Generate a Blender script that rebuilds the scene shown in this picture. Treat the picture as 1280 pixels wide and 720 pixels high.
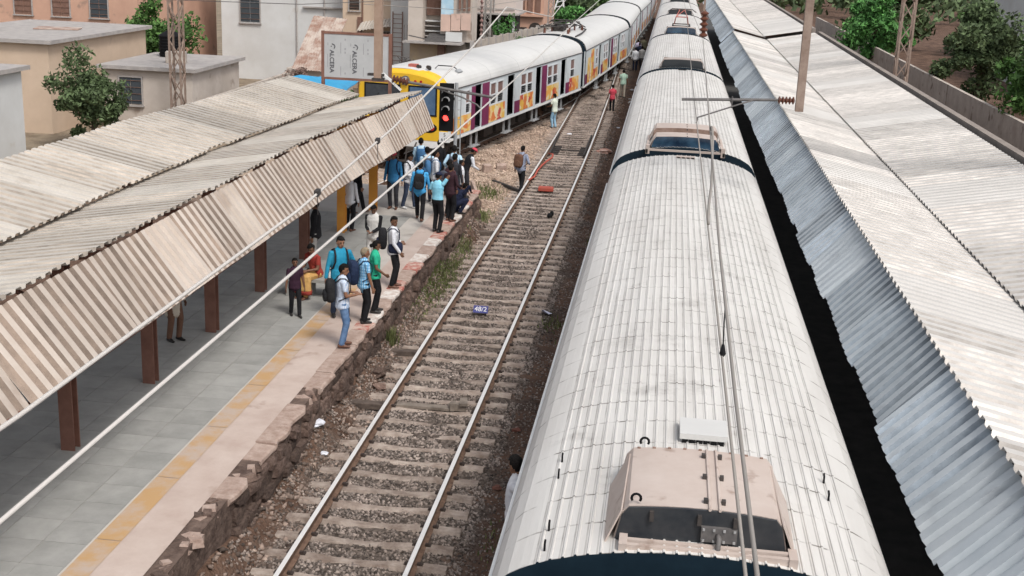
import bpy, bmesh, math, random
import numpy as np
from mathutils import Vector, Matrix

random.seed(7)
RS = np.random.RandomState(11)
scene = bpy.context.scene
for o in list(bpy.data.objects):
    bpy.data.objects.remove(o)

# ------------------------------------------------------------------ camera
CAM_H = 8.61
YAW, PITCH, ROLL = math.radians(6.7318), math.radians(15.7394), math.radians(2.3298)
cd = bpy.data.cameras.new('camera')
cam = bpy.data.objects.new('camera', cd)
scene.collection.objects.link(cam)
fw = Vector((-math.sin(YAW) * math.cos(PITCH), math.cos(YAW) * math.cos(PITCH), -math.sin(PITCH)))
r0 = Vector((math.cos(YAW), math.sin(YAW), 0))
u0 = r0.cross(fw)
cr = r0 * math.cos(ROLL) + u0 * math.sin(ROLL)
cu = -r0 * math.sin(ROLL) + u0 * math.cos(ROLL)
mw = Matrix((cr, cu, -fw)).transposed().to_4x4()
mw.translation = (0, 0, CAM_H)
cam.matrix_world = mw
cd.sensor_width = 36.0
cd.lens = 1546.06 / 1280 * 36.0
cd.clip_start, cd.clip_end = 0.1, 3000
scene.camera = cam

# ------------------------------------------------------------------ world, sun, exposure
SUN_DIR = Vector((0.42, -0.50, 0.86)).normalized()      # towards the sun
world = bpy.data.worlds.new('World')
scene.world = world
world.use_nodes = True
wn, wl = world.node_tree.nodes, world.node_tree.links
wn.clear()
sky = wn.new('ShaderNodeTexSky')
sky.sky_type = 'NISHITA'
sky.sun_disc = False
sky.sun_elevation = math.asin(SUN_DIR.z)
sky.sun_rotation = math.atan2(SUN_DIR.x, SUN_DIR.y)
sky.air_density, sky.dust_density, sky.ozone_density = 1.0, 4.0, 1.0
hs = wn.new('ShaderNodeHueSaturation')
hs.inputs['Saturation'].default_value = 0.35
bg = wn.new('ShaderNodeBackground')
bg.inputs['Strength'].default_value = 0.13
wo = wn.new('ShaderNodeOutputWorld')
wl.new(sky.outputs[0], hs.inputs['Color'])
wl.new(hs.outputs[0], bg.inputs['Color'])
wl.new(bg.outputs[0], wo.inputs['Surface'])
sd = bpy.data.lights.new('sun', 'SUN')
sd.energy = 1.5
sd.angle = math.radians(14)
sd.color = (1.0, 0.96, 0.90)
sun = bpy.data.objects.new('sun', sd)
sun.rotation_euler = SUN_DIR.to_track_quat('Z', 'Y').to_euler()
scene.collection.objects.link(sun)
scene.view_settings.view_transform = 'Standard'
scene.view_settings.look = 'None'
scene.view_settings.gamma = 1.0
scene.view_settings.use_curve_mapping = False
scene.view_settings.exposure = 0.45

# ------------------------------------------------------------------ helpers
COL = scene.collection.objects
WM = {}
I4 = Matrix.Identity(4)


def V(*a):
    return Vector(a)


def mat(name, col, col2=None, scale=4.0, rough=0.75, metal=0.0, bump=0.0, bscale=None, rand=0.0, spec=0.4,
        stretch=None, lo=0.35, hi=0.65, island=False, spots=None, emit=None):
    m = bpy.data.materials.new(name)
    m.use_nodes = True
    n, l = m.node_tree.nodes, m.node_tree.links
    b = n['Principled BSDF']
    b.inputs['Roughness'].default_value = rough
    b.inputs['Metallic'].default_value = metal
    b.inputs['Specular IOR Level'].default_value = spec
    b.inputs['Base Color'].default_value = (*col, 1)
    if emit:
        b.inputs['Emission Color'].default_value = (*emit[0], 1)
        b.inputs['Emission Strength'].default_value = emit[1]
    tc = n.new('ShaderNodeTexCoord')
    oi = n.new('ShaderNodeObjectInfo')
    add = n.new('ShaderNodeVectorMath')
    add.operation = 'MULTIPLY_ADD'
    l.new(oi.outputs['Random'], add.inputs[0])
    add.inputs[1].default_value = (37.0, 53.0, 29.0)
    l.new(tc.outputs['Object'], add.inputs[2])
    vec = add.outputs[0]
    if stretch:
        mp = n.new('ShaderNodeMapping')
        mp.inputs['Scale'].default_value = stretch
        l.new(vec, mp.inputs['Vector'])
        vec = mp.outputs[0]
    cur = None
    if col2:
        nz = n.new('ShaderNodeTexNoise')
        nz.inputs['Scale'].default_value = scale
        nz.inputs['Detail'].default_value = 7
        nz.inputs['Roughness'].default_value = 0.65
        l.new(vec, nz.inputs['Vector'])
        rp = n.new('ShaderNodeValToRGB')
        rp.color_ramp.elements[0].position = lo
        rp.color_ramp.elements[1].position = hi
        rp.color_ramp.elements[0].color = (*col, 1)
        rp.color_ramp.elements[1].color = (*col2, 1)
        l.new(nz.outputs['Fac'], rp.inputs['Fac'])
        cur = rp.outputs['Color']
    if spots:
        nz2 = n.new('ShaderNodeTexNoise')
        nz2.inputs['Scale'].default_value = spots[1]
        nz2.inputs['Detail'].default_value = 5
        l.new(vec, nz2.inputs['Vector'])
        r2 = n.new('ShaderNodeValToRGB')
        r2.color_ramp.elements[0].position = spots[2]
        r2.color_ramp.elements[1].position = spots[2] + 0.09
        l.new(nz2.outputs['Fac'], r2.inputs['Fac'])
        mx = n.new('ShaderNodeMix')
        mx.data_type = 'RGBA'
        mx.inputs[7].default_value = (*spots[0], 1)
        if cur:
            l.new(cur, mx.inputs[6])
        else:
            mx.inputs[6].default_value = (*col, 1)
        l.new(r2.outputs['Color'], mx.inputs[0])
        cur = mx.outputs[2]
    if rand:
        h = n.new('ShaderNodeHueSaturation')
        mr = n.new('ShaderNodeMapRange')
        mr.inputs[3].default_value = 1 - rand
        mr.inputs[4].default_value = 1 + rand
        if island:
            ge = n.new('ShaderNodeNewGeometry')
            l.new(ge.outputs['Random Per Island'], mr.inputs[0])
        else:
            l.new(oi.outputs['Random'], mr.inputs[0])
        l.new(mr.outputs[0], h.inputs['Value'])
        if cur:
            l.new(cur, h.inputs['Color'])
        else:
            h.inputs['Color'].default_value = (*col, 1)
        cur = h.outputs[0]
    if cur:
        l.new(cur, b.inputs['Base Color'])
    if bump:
        nb = n.new('ShaderNodeTexNoise')
        nb.inputs['Scale'].default_value = bscale or scale * 3
        nb.inputs['Detail'].default_value = 6
        l.new(vec, nb.inputs['Vector'])
        bp = n.new('ShaderNodeBump')
        bp.inputs['Strength'].default_value = bump
        bp.inputs['Distance'].default_value = 0.05
        l.new(nb.outputs['Fac'], bp.inputs['Height'])
        l.new(bp.outputs[0], b.inputs['Normal'])
    return m


class MB:
    """collects shapes and links them as ONE mesh object"""

    def __init__(self):
        self.v, self.f, self.m, self.mi = [], [], [], 0

    def add(self, vs, fs):
        b = len(self.v)
        self.v += [tuple(p) for p in vs]
        self.f += [tuple(i + b for i in f) for f in fs]
        self.m += [self.mi] * len(fs)
        return self

    def box(self, c, s, rz=0.0, R=None, taper=1.0):
        hx, hy, hz = s[0] / 2, s[1] / 2, s[2] / 2
        vs = []
        for z in (-1, 1):
            t = taper if z > 0 else 1.0
            for x, y in ((-1, -1), (1, -1), (1, 1), (-1, 1)):
                vs.append(Vector((x * hx * t, y * hy * t, z * hz)))
        if R is None and rz:
            R = Matrix.Rotation(rz, 3, 'Z')
        c = Vector(c)
        vs = [(R @ p if R is not None else p) + c for p in vs]
        return self.add(vs, [(3, 2, 1, 0), (4, 5, 6, 7), (0, 1, 5, 4), (1, 2, 6, 5), (2, 3, 7, 6), (3, 0, 4, 7)])

    def bb(self, x0, x1, y0, y1, z0, z1):
        return self.box(((x0 + x1) / 2, (y0 + y1) / 2, (z0 + z1) / 2), (abs(x1 - x0), abs(y1 - y0), abs(z1 - z0)))

    def bar(self, a, b, w, h, up=(0, 0, 1)):
        a, b = Vector(a), Vector(b)
        d = (b - a)
        L = d.length
        d.normalize()
        up = Vector(up)
        if abs(d.dot(up)) > 0.98:
            up = Vector((0, 1, 0))
        x = d.cross(up).normalized()
        z = x.cross(d)
        R = Matrix((x, d, z)).transposed()
        return self.box((a + b) / 2, (w, L, h), R=R)

    def loft(self, rings, cap=True, close=True):
        n = len(rings[0])
        vs = [p for r in rings for p in r]
        fs = []
        m = n if close else n - 1
        for i in range(len(rings) - 1):
            for j in range(m):
                k = (j + 1) % n
                fs.append((i * n + j, i * n + k, (i + 1) * n + k, (i + 1) * n + j))
        if cap:
            fs.append(tuple(reversed(range(n))))
            fs.append(tuple(range((len(rings) - 1) * n, len(rings) * n)))
        return self.add(vs, fs)

    def tube(self, pts, r, n=8, cap=True, flat=1.0):
        pts = [Vector(p) for p in pts]
        rings = []
        prev = None
        for i, p in enumerate(pts):
            d = (pts[min(i + 1, len(pts) - 1)] - pts[max(i - 1, 0)]).normalized()
            if prev is None:
                up = Vector((0, 0, 1)) if abs(d.z) < 0.9 else Vector((0, 1, 0))
                x = d.cross(up).normalized()
            else:
                x = (prev - d * prev.dot(d)).normalized()
            prev = x
            y = d.cross(x)
            rr = r[i] if isinstance(r, (list, tuple)) else r
            rings.append([p + x * (rr * math.cos(2 * math.pi * k / n)) + y * (rr * flat * math.sin(2 * math.pi * k / n)) for k in range(n)])
        return self.loft(rings, cap)

    def ell(self, c, s, nu=12, nv=8, R=None):
        c = Vector(c)
        rings = []
        for i in range(1, nv):
            t = math.pi * i / nv - math.pi / 2
            ring = []
            for k in range(nu):
                a = 2 * math.pi * k / nu
                p = Vector((s[0] * math.cos(t) * math.cos(a), s[1] * math.cos(t) * math.sin(a), s[2] * math.sin(t)))
                ring.append((R @ p if R is not None else p) + c)
            rings.append(ring)
        b = len(self.v)
        self.loft(rings, cap=False)
        bot = Vector((0, 0, -s[2]))
        top = Vector((0, 0, s[2]))
        if R is not None:
            bot, top = R @ bot, R @ top
        self.v += [tuple(bot + c), tuple(top + c)]
        nb = len(self.v)
        for k in range(nu):
            j = (k + 1) % nu
            self.f.append((b + j, b + k, nb - 2))
            self.f.append((b + (nv - 2) * nu + k, b + (nv - 2) * nu + j, nb - 1))
            self.m += [self.mi, self.mi]
        return self

    def build(self, name, mats, parent=None, smooth=False, world=True, bevel=0.0, props=None):
        me = bpy.data.meshes.new(name)
        vs = self.v
        if parent is not None:
            W = WM[parent]
            if world:
                inv = W.inverted()
                vs = [tuple(inv @ Vector(p)) for p in vs]
            org = None
        else:
            W = I4.copy()
            if world and vs:
                a = np.array(vs)
                org = Vector(((a[:, 0].min() + a[:, 0].max()) / 2, (a[:, 1].min() + a[:, 1].max()) / 2, a[:, 2].min()))
                vs = (a - np.array(org)).tolist()
                W = Matrix.Translation(org)
        me.from_pydata(vs, [], self.f)
        if not isinstance(mats, (list, tuple)):
            mats = [mats]
        for q in mats:
            me.materials.append(q)
        if len(mats) > 1:
            me.polygons.foreach_set('material_index', self.m)
        if smooth:
            me.polygons.foreach_set('use_smooth', [True] * len(me.polygons))
        me.update()
        o = bpy.data.objects.new(name, me)
        COL.link(o)
        if parent is not None:
            o.parent = parent
            WM[o] = W
        else:
            o.matrix_world = W
            WM[o] = W
        if bevel:
            bv = o.modifiers.new('bevel', 'BEVEL')
            bv.width = bevel
            bv.segments = 2
            bv.limit_method = 'ANGLE'
        return o


def tag(o, label=None, cat=None, group=None, kind=None):
    if label:
        o['label'] = label
    if cat:
        o['category'] = cat
    if group:
        o['group'] = group
    if kind:
        o['kind'] = kind
    return o


def thing(name, label, cat, loc=(0, 0, 0), rz=0.0, group=None):
    o = bpy.data.objects.new(name, None)
    o.empty_display_size = 0.3
    COL.link(o)
    M = Matrix.Translation(loc) @ Matrix.Rotation(rz, 4, 'Z')
    o.matrix_world = M
    WM[o] = M
    return tag(o, label, cat, group)


def copy_tree(o, parent=None, M=None):
    c = o.copy()
    COL.link(c)
    c.parent = parent
    if M is not None:
        c.matrix_world = M
        WM[c] = M
    else:
        WM[c] = WM[parent] if parent is not None else WM[o]
    for ch in list(o.children):
        copy_tree(ch, c)
    return c


def rot(deg):
    return math.radians(deg)


def lerp(a, b, t):
    return a + (b - a) * t


def path_x(pts, y):
    """x of a polyline of (y, x) pairs"""
    ys = [p[0] for p in pts]
    xs = [p[1] for p in pts]
    return float(np.interp(y, ys, xs))


def vnoise(x, y, s=0):
    """cheap smooth value noise, arrays or scalars"""
    x = np.asarray(x, float)
    y = np.asarray(y, float)
    xi, yi = np.floor(x), np.floor(y)
    fx, fy = x - xi, y - yi
    fx, fy = fx * fx * (3 - 2 * fx), fy * fy * (3 - 2 * fy)

    def hsh(a, b):
        q = np.sin(a * 127.1 + b * 311.7 + s * 74.7) * 43758.5453
        return q - np.floor(q)
    return (hsh(xi, yi) * (1 - fx) + hsh(xi + 1, yi) * fx) * (1 - fy) + (hsh(xi, yi + 1) * (1 - fx) + hsh(xi + 1, yi + 1) * fx) * fy


# ------------------------------------------------------------------ materials
m_rust = mat('rail_rust', (0.10, 0.058, 0.04), (0.19, 0.12, 0.085), 9, 0.85, bump=0.2, bscale=60)
m_railtop = mat('rail_polished_top', (0.86, 0.84, 0.82), (0.78, 0.76, 0.74), 3, rough=0.38, metal=0.25, spec=.8)
m_sleeper = mat('sleeper_concrete', (0.215, 0.162, 0.132), (0.43, 0.36, 0.31), 4, 0.9, bump=0.35, bscale=45, rand=0.16)
m_clip = mat('clip_iron', (0.045, 0.032, 0.027), rough=0.8)
m_stone = mat('ballast_stone', (0.085, 0.064, 0.052), (0.31, 0.26, 0.23), 1.1, 0.95, rand=0.75, island=True, lo=.25, hi=.75)
m_black = mat('black_paint', (0.008, 0.008, 0.009), rough=0.65, spec=.15)
m_darkiron = mat('dark_iron', (0.03, 0.028, 0.028), (0.06, 0.05, 0.045), 8, 0.7)
m_white = mat('white_paint', (0.75, 0.75, 0.74), (0.66, 0.66, 0.65), 3, 0.5)
m_grey = mat('grey_paint', (0.35, 0.36, 0.37), (0.28, 0.29, 0.3), 4, 0.6)
m_steel = mat('galvanised_tube', (0.42, 0.42, 0.42), (0.30, 0.30, 0.30), 6, 0.55, metal=0.2)
m_darktube = mat('dark_tube', (0.09, 0.085, 0.085), (0.14, 0.13, 0.125), 8, 0.6)
m_wire = mat('wire_weathered', (0.25, 0.23, 0.21), rough=0.6)
m_wirep = mat('wire_pale', (0.52, 0.49, 0.46), rough=0.6)
m_insul = mat('brown_porcelain', (0.12, 0.045, 0.028), rough=0.3)

# ------------------------------------------------------------------ track geometry
MID = [(-30, -4.02), (52, -4.02), (57, -4.05), (65, -4.12), (73, -4.22), (85, -4.42), (95, -4.56), (109, -4.58), (131, -4.12), (170, -4.05), (260, -4.05)]
LEFT = [(-30, -16.1), (0, -16.1), (10, -15.95), (18, -15.4), (24, -14.75), (30, -13.65), (36, -12.35), (40, -11.45), (46.97, -10.02), (57, -8.18), (66.94, -6.38), (77, -5.5), (84, -4.98), (89, -4.7)]
RGT = [(-30, 0.55), (260, 0.55)]
FAR = [(-30, 11.2), (260, 11.2)]
GAUGE = 1.676
PLAT_Z = 0.80
PE = -5.72                     # platform edge beside the middle track
PEND = 38.6                    # platform end


def smooth_path(pts, step=1.0):
    ys = np.array([p[0] for p in pts], float)
    xs = np.array([p[1] for p in pts], float)
    yy = np.arange(ys[0], ys[-1] + 0.01, step)
    xx = np.interp(yy, ys, xs)
    k = np.ones(9) / 9
    xp = np.pad(xx, 4, mode='edge')
    xs2 = np.convolve(xp, k, 'valid')
    xs2[:5], xs2[-5:] = xx[:5], xx[-5:]
    return list(zip(yy.tolist(), xs2.tolist()))


MIDS, LEFTS = smooth_path(MID), smooth_path(LEFT)


def gz(x, y):
    x = np.asarray(x, float)
    y = np.asarray(y, float)
    z = -0.222 + 0.045 * (vnoise(x * 1.3, y * 1.3, 1) - .5) + 0.035 * (vnoise(x * 4.1, y * 4.1, 2) - .5)
    # dirt strip by the parked train
    t = np.clip((x + 2.75) / 0.8, 0, 1) * np.clip((1.2 - x) / 0.5, 0, 1)
    z = z - 0.10 * t
    # hollow at the foot of the platform
    t = np.clip((-5.34 - x) / 0.34, 0, 1) * np.clip((39 - y) / 2, 0, 1)
    z = z + t * (0.16 + 0.42 * vnoise(x * .3, y * .55, 7)) + 0.06 * t * (vnoise(x * 6, y * 6, 8) - .5)
    # gravel bank between the diverging tracks
    d = np.clip((y - 38.5) / 4, 0, 1) * np.clip((62 - y) / 8, 0, 1)
    lx = np.interp(y, [p[0] for p in LEFT], [p[1] for p in LEFT]) + 1.5
    b = np.clip((x - lx) / 0.8, 0, 1) * np.clip((-5.35 - x) / 0.7, 0, 1)
    z = z + d * b * (0.14 + 0.16 * vnoise(x * 2.2, y * 2.2, 5))
    return z


def ground_material():
    m = bpy.data.materials.new('trackside_ground')
    m.use_nodes = True
    n, l = m.node_tree.nodes, m.node_tree.links
    b = n['Principled BSDF']
    b.inputs['Roughness'].default_value = 0.95
    b.inputs['Specular IOR Level'].default_value = 0.2
    tc = n.new('ShaderNodeTexCoord')
    sep = n.new('ShaderNodeSeparateXYZ')
    l.new(tc.outputs['Object'], sep.inputs[0])
    vor = n.new('ShaderNodeTexVoronoi')
    vor.inputs['Scale'].default_value = 17
    l.new(tc.outputs['Object'], vor.inputs['Vector'])
    nz = n.new('ShaderNodeTexNoise')
    nz.inputs['Scale'].default_value = 1.4
    nz.inputs['Detail'].default_value = 8
    l.new(tc.outputs['Object'], nz.inputs['Vector'])

    def ramp(src, p0, p1, c0, c1):
        r = n.new('ShaderNodeValToRGB')
        r.color_ramp.elements[0].position, r.color_ramp.elements[1].position = p0, p1
        r.color_ramp.elements[0].color, r.color_ramp.elements[1].color = (*c0, 1), (*c1, 1)
        l.new(src, r.inputs['Fac'])
        return r.outputs['Color']

    def mix(f, a, c):
        x = n.new('ShaderNodeMix')
        x.data_type = 'RGBA'
        l.new(f, x.inputs[0])
        l.new(a, x.inputs[6])
        l.new(c, x.inputs[7])
        return x.outputs[2]

    def mapr(src, a, c):
        r = n.new('ShaderNodeMapRange')
        r.inputs[1].default_value, r.inputs[2].default_value = a, c
        l.new(src, r.inputs[0])
        return r.outputs[0]

    def mul(a, c, op='MULTIPLY'):
        q = n.new('ShaderNodeMath')
        q.operation = op
        l.new(a, q.inputs[0])
        l.new(c, q.inputs[1])
        return q.outputs[0]
    sepc = n.new('ShaderNodeSeparateColor')
    l.new(vor.outputs['Color'], sepc.inputs[0])
    base = ramp(sepc.outputs[0], 0.0, 1.0, (0.045, 0.034, 0.028), (0.17, 0.138, 0.118))
    dirt = ramp(nz.outputs['Fac'], 0.3, 0.7, (0.065, 0.038, 0.027), (0.17, 0.105, 0.075))
    tan = ramp(sepc.outputs[1], 0.0, 1.0, (0.25, 0.18, 0.13), (0.47, 0.37, 0.29))
    gar = ramp(nz.outputs['Fac'], 0.3, 0.7, (0.16, 0.125, 0.09), (0.30, 0.245, 0.18))
    # reddish dirt beside the parked train, with a ragged edge
    nx = n.new('ShaderNodeMath')
    nx.operation = 'MULTIPLY_ADD'
    l.new(nz.outputs['Fac'], nx.inputs[0])
    nx.inputs[1].default_value = 1.6
    l.new(sep.outputs[0], nx.inputs[2])
    c = mix(mapr(nx.outputs[0], -1.95, -1.45), base, dirt)
    left = mapr(nx.outputs[0], -4.3, -4.75)
    near = mapr(sep.outputs[1], 41, 38)
    c = mix(mul(left, near), c, dirt)
    fa = mul(mapr(nx.outputs[0], -4.35, -4.8), mapr(sep.outputs[1], 38, 41))
    fa = mul(fa, mapr(sep.outputs[1], 66, 56))
    c = mix(fa, c, tan)
    c = mix(mapr(sep.outputs[0], -17, -19), c, gar)
    l.new(c, b.inputs['Base Color'])
    bp = n.new('ShaderNodeBump')
    bp.inputs['Strength'].default_value = 0.7
    bp.inputs['Distance'].default_value = 0.04
    l.new(vor.outputs['Distance'], bp.inputs['Height'])
    l.new(bp.outputs[0], b.inputs['Normal'])
    return m


def make_ground():
    xs = np.concatenate([[-600, -300, -150, -80, -50, -35, -26], np.arange(-20, -6.4, .45), np.arange(-6.4, -1.0, .13), np.arange(-1.0, 16, .9), [20, 30, 50, 90, 200, 600]])
    ys = np.concatenate([[-60, -20, 0], np.arange(8, 14, 1.), np.arange(14, 40, .16), np.arange(40, 70, .3), np.arange(70, 130, 1.), [140, 160, 200, 300, 600, 1500]])
    X, Y = np.meshgrid(xs, ys)
    Z = gz(X, Y)
    v = np.stack([X.ravel(), Y.ravel(), Z.ravel()], 1)
    nx, ny = len(xs), len(ys)
    i = np.arange(nx - 1)[None, :] + nx * np.arange(ny - 1)[:, None]
    i = i.ravel()
    f = np.stack([i, i + 1, i + 1 + nx, i + nx], 1)
    me = bpy.data.meshes.new('ground')
    me.from_pydata(v.tolist(), [], f.tolist())
    me.polygons.foreach_set('use_smooth', [True] * len(me.polygons))
    me.materials.append(ground_material())
    o = bpy.data.objects.new('ground', me)
    COL.link(o)
    WM[o] = I4.copy()
    tag(o, kind='structure')
    return o


ground = make_ground()


def rail_mb(path, side, y0, y1, step):
    """flat-bottomed rail, polished head on top"""
    mb = MB()
    prof = [(-.075, -.172), (.075, -.172), (.075, -.158), (.010, -.140), (.010, -.050), (.036, -.040), (.036, -.006), (.030, 0), (-.030, 0), (-.036, -.006), (-.036, -.040), (-.010, -.050), (-.010, -.140), (-.075, -.158)]
    ys = list(np.arange(y0, y1, step)) + [y1]
    rings = []
    for y in ys:
        x = path_x(path, y) + side * (GAUGE / 2 + .036)
        rings.append([(x + a, y, b) for a, b in prof])
    n = len(prof)
    mb.loft(rings)
    k = 0
    for i in range(len(rings) - 1):
        for j in range(n):
            mb.m[k] = 1 if j in (6, 7, 8) else 0
            k += 1
    return mb


SL_MESH = []


def sleeper_mesh():
    mb = MB()
    rng = random.Random(len(SL_MESH))
    rings = []
    for x, h, w in ((-1.375, .0, .115), (-1.32, .0, .115), (-.95, .012, .115), (-.62, .0, .105), (-.3, -.024, .092), (0, -.030, .088), (.3, -.024, .092), (.62, .0, .105), (.95, .012, .115), (1.32, .0, .115), (1.375, .0, .115)):
        j = lambda: rng.uniform(-.006, .006)
        t = w * .70
        rings.append([(x, -w + j(), -.23), (x, w + j(), -.23), (x, w + j(), -.06), (x, t + j(), h + j() * .6), (x, -t + j(), h + j() * .6), (x, -w + j(), -.06)])
    mb.loft(rings)
    me = bpy.data.meshes.new('sleeper')
    me.from_pydata([tuple(p) for p in mb.v], [], mb.f)
    me.materials.append(m_sleeper)
    SL_MESH.append(me)


for _ in range(6):
    sleeper_mesh()


def make_track(name, path, y0, y1, ind_to, label, step=2.0, sl0=None):
    root = bpy.data.objects.new(name, None)
    COL.link(root)
    WM[root] = I4.copy()
    tag(root, label, kind='structure')
    for s in (-1, 1):
        rail_mb(path, s, y0, y1, step).build('rail', [m_rust, m_railtop], root)
    clips = MB()
    far = MB()
    y = sl0 if sl0 is not None else y0
    k = 0
    while y < y1:
        x = path_x(path, y)
        dx = path_x(path, y + .5) - path_x(path, y - .5)
        a = -math.atan(dx)
        if y < ind_to:
            o = bpy.data.objects.new('sleeper', SL_MESH[k % 6])
            COL.link(o)
            o.parent = root
            o.location = (x + random.uniform(-.03, .03), y + random.uniform(-.015, .015), -.172 + random.uniform(-.008, .004))
            o.rotation_euler = (random.uniform(-.01, .01), random.uniform(-.004, .004), a + random.uniform(-.012, .012))
            for s in (-1, 1):
                xr = x + s * (GAUGE / 2 + .036)
                for q in (-1, 1):
                    clips.box((xr + q * .085, y, -.14), (.055, .05, .05), rz=a)
                    clips.box((xr + q * .12, y + .02, -.155), (.04, .08, .025), rz=a)
        else:
            far.box((x, y, -.222), (2.75, .22, .10), rz=a)
        y += .606
        k += 1
    if clips.f:
        tag(clips.build('rail_clip', m_clip, root), kind='stuff')
    if far.f:
        tag(far.build('sleeper', m_sleeper, root), kind='stuff')
    return root


make_track('middle_track', MIDS, -12, 200, 92, 'empty railway track with concrete sleepers between platform and parked train', sl0=15.87 - .606 * 16)
make_track('diverging_track', LEFTS, -12, 88.8, 64, 'curving railway track under the white and yellow train', sl0=4)
make_track('parked_train_track', RGT, -20, 200, -30, 'railway track underneath the long parked train')
make_track('outer_track', FAR, -20, 200, -30, 'railway track beyond the canopied platform')

# ------------------------------------------------------------------ ballast stones: tens of thousands of loose stones
OCT_F = np.array([(0, 1, 2), (0, 2, 3), (0, 3, 4), (0, 4, 1), (5, 2, 1), (5, 3, 2), (5, 4, 3), (5, 1, 4)])


def stones(name, X, Y, S, m, zoff=0.0, label=None):
    n = len(X)
    Z = gz(X, Y) + zoff
    base = np.array([(0, 0, .62), (1, 0, 0), (0, 1, 0), (-1, 0, 0), (0, -1, 0), (0, 0, -.62)], float)
    v = base[None] * (0.65 + 0.7 * RS.rand(n, 6, 1)) * S[:, None, None]
    ax = RS.randn(n, 3)
    ax /= np.linalg.norm(ax, axis=1)[:, None]
    an = RS.rand(n) * 6.28
    c, s = np.cos(an)[:, None, None], np.sin(an)[:, None, None]
    k = ax[:, None, :]
    v = v * c + np.cross(np.broadcast_to(k, v.shape), v) * s + k * (v * k).sum(-1, keepdims=True) * (1 - c)
    v += np.stack([X, Y, Z + S * .12], 1)[:, None, :]
    f = (OCT_F[None] + 6 * np.arange(n)[:, None, None]).reshape(-1, 3)
    me = bpy.data.meshes.new(name)
    me.vertices.add(n * 6)
    me.vertices.foreach_set('co', v.reshape(-1).astype(np.float32))
    me.loops.add(len(f) * 3)
    me.loops.foreach_set('vertex_index', f.reshape(-1).astype(np.int32))
    me.polygons.add(len(f))
    me.polygons.foreach_set('loop_start', np.arange(0, len(f) * 3, 3, dtype=np.int32))
    me.update(calc_edges=True)
    me.materials.append(m)
    o = bpy.data.objects.new(name, me)
    COL.link(o)
    WM[o] = I4.copy()
    tag(o, label, name.replace('_', ' '), kind='stuff')
    return o


def scatter(n, x0, x1, y0, y1):
    return x0 + (x1 - x0) * RS.rand(n), y0 + (y1 - y0) * RS.rand(n)


def ballast():
    xs, ys, ss = [], [], []
    for (n, x0, x1, y0, y1, s) in ((30000, -5.35, -2.45, 13, 32, .034), (17000, -5.35, -2.45, 32, 52, .037), (12000, -5.6, -2.3, 52, 95, .040), (3500, -5.7, -5.2, 15, 38, .03), (6500, -2.6, -1.35, 13, 40, .026)):
        x, y = scatter(n, x0, x1, y0, y1)
        x = x + np.interp(y, [p[0] for p in MID], [p[1] for p in MID]) + 4.02
        keep = vnoise(x * 2, y * 2, 9) > .18
        # keep rails clear
        cx = np.interp(y, [p[0] for p in MID], [p[1] for p in MID])
        for sgn in (-1, 1):
            keep &= np.abs(x - (cx + sgn * .874)) > .075
        ph = np.mod(y - (15.87 - .606 * 16) + .303, .606) - .303
        keep &= ~((np.abs(ph) < .085) & (np.abs(x - cx) < 1.36) & (RS.rand(len(x)) < .9))
        xs.append(x[keep])
        ys.append(y[keep])
        ss.append(s * (0.55 + 0.75 * RS.rand(keep.sum())))
    stones('ballast', np.concatenate(xs), np.concatenate(ys), np.concatenate(ss), m_stone, label='grey brown crushed stone ballast between the sleepers')
    # tan gravel bank past the end of the platform
    m_tan = mat('tan_gravel', (0.27, 0.185, 0.135), (0.56, 0.44, 0.36), 1.3, 0.95, rand=0.4, island=True, lo=.25, hi=.75)
    x, y = scatter(17000, -9.5, -5.25, 38.6, 62)
    lx = np.interp(y, [p[0] for p in LEFT], [p[1] for p in LEFT]) + 1.3
    k = x > lx
    stones('gravel', x[k], y[k], .05 * (0.4 + 0.9 * RS.rand(k.sum())), m_tan, label='tan loose gravel bank between the diverging tracks')
    x, y = scatter(4200, -5.72, -5.05, 13, 39)
    stones('rubble', x, y, .05 * (0.3 + 1.1 * RS.rand(len(x)) ** 2), mat('bank_rubble', (0.075, 0.05, 0.04), (0.30, 0.23, 0.19), 1.3, 0.95, rand=0.6, island=True), label='brown dirt and rubble banked against the platform wall')
    x, y = scatter(2500, -2.9, -1.3, 40, 80)
    stones('rubble', x, y, .045 * (0.4 + 1.0 * RS.rand(len(x))), mat('brown_rubble', (0.12, 0.07, 0.05), (0.30, 0.21, 0.16), 1.3, 0.95, rand=0.4, island=True), label='brown rubble along the foot of the parked train')


ballast()

# ------------------------------------------------------------------ island platform
m_pave = mat('platform_paving', (0.43, 0.335, 0.29), (0.53, 0.44, 0.39), 1.1, 0.85, bump=0.12, bscale=30, spots=((0.34, 0.25, 0.205), 1.3, .61))
m_paveg = mat('platform_paving_grey', (0.42, 0.39, 0.355), (0.52, 0.485, 0.45), 0.8, 0.8, bump=0.08, bscale=25, spots=((0.33, 0.30, 0.27), 0.7, .62))
m_ochre = mat('worn_ochre_stripe', (0.46, 0.29, 0.14), (0.44, 0.35, 0.29), 2.2, 0.85, bump=.15, lo=.40, hi=.62)
m_wallrub = mat('platform_wall_rubble', (0.075, 0.048, 0.038), (0.17, 0.12, 0.097), 4, 0.95, bump=0.8, bscale=14)
m_wstone = mat('wall_stone', (0.085, 0.052, 0.042), (0.22, 0.155, 0.125), 5, 0.95, bump=0.9, bscale=22, rand=.45)
m_cop_r = mat('coping_red_worn', (0.38, 0.13, 0.10), (0.52, 0.40, 0.34), 6, 0.85, bump=.3, lo=.42, hi=.60)
m_cop_w = mat('coping_white_worn', (0.66, 0.62, 0.58), (0.48, 0.38, 0.33), 6, 0.85, bump=.3, lo=.42, hi=.62)
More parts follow.
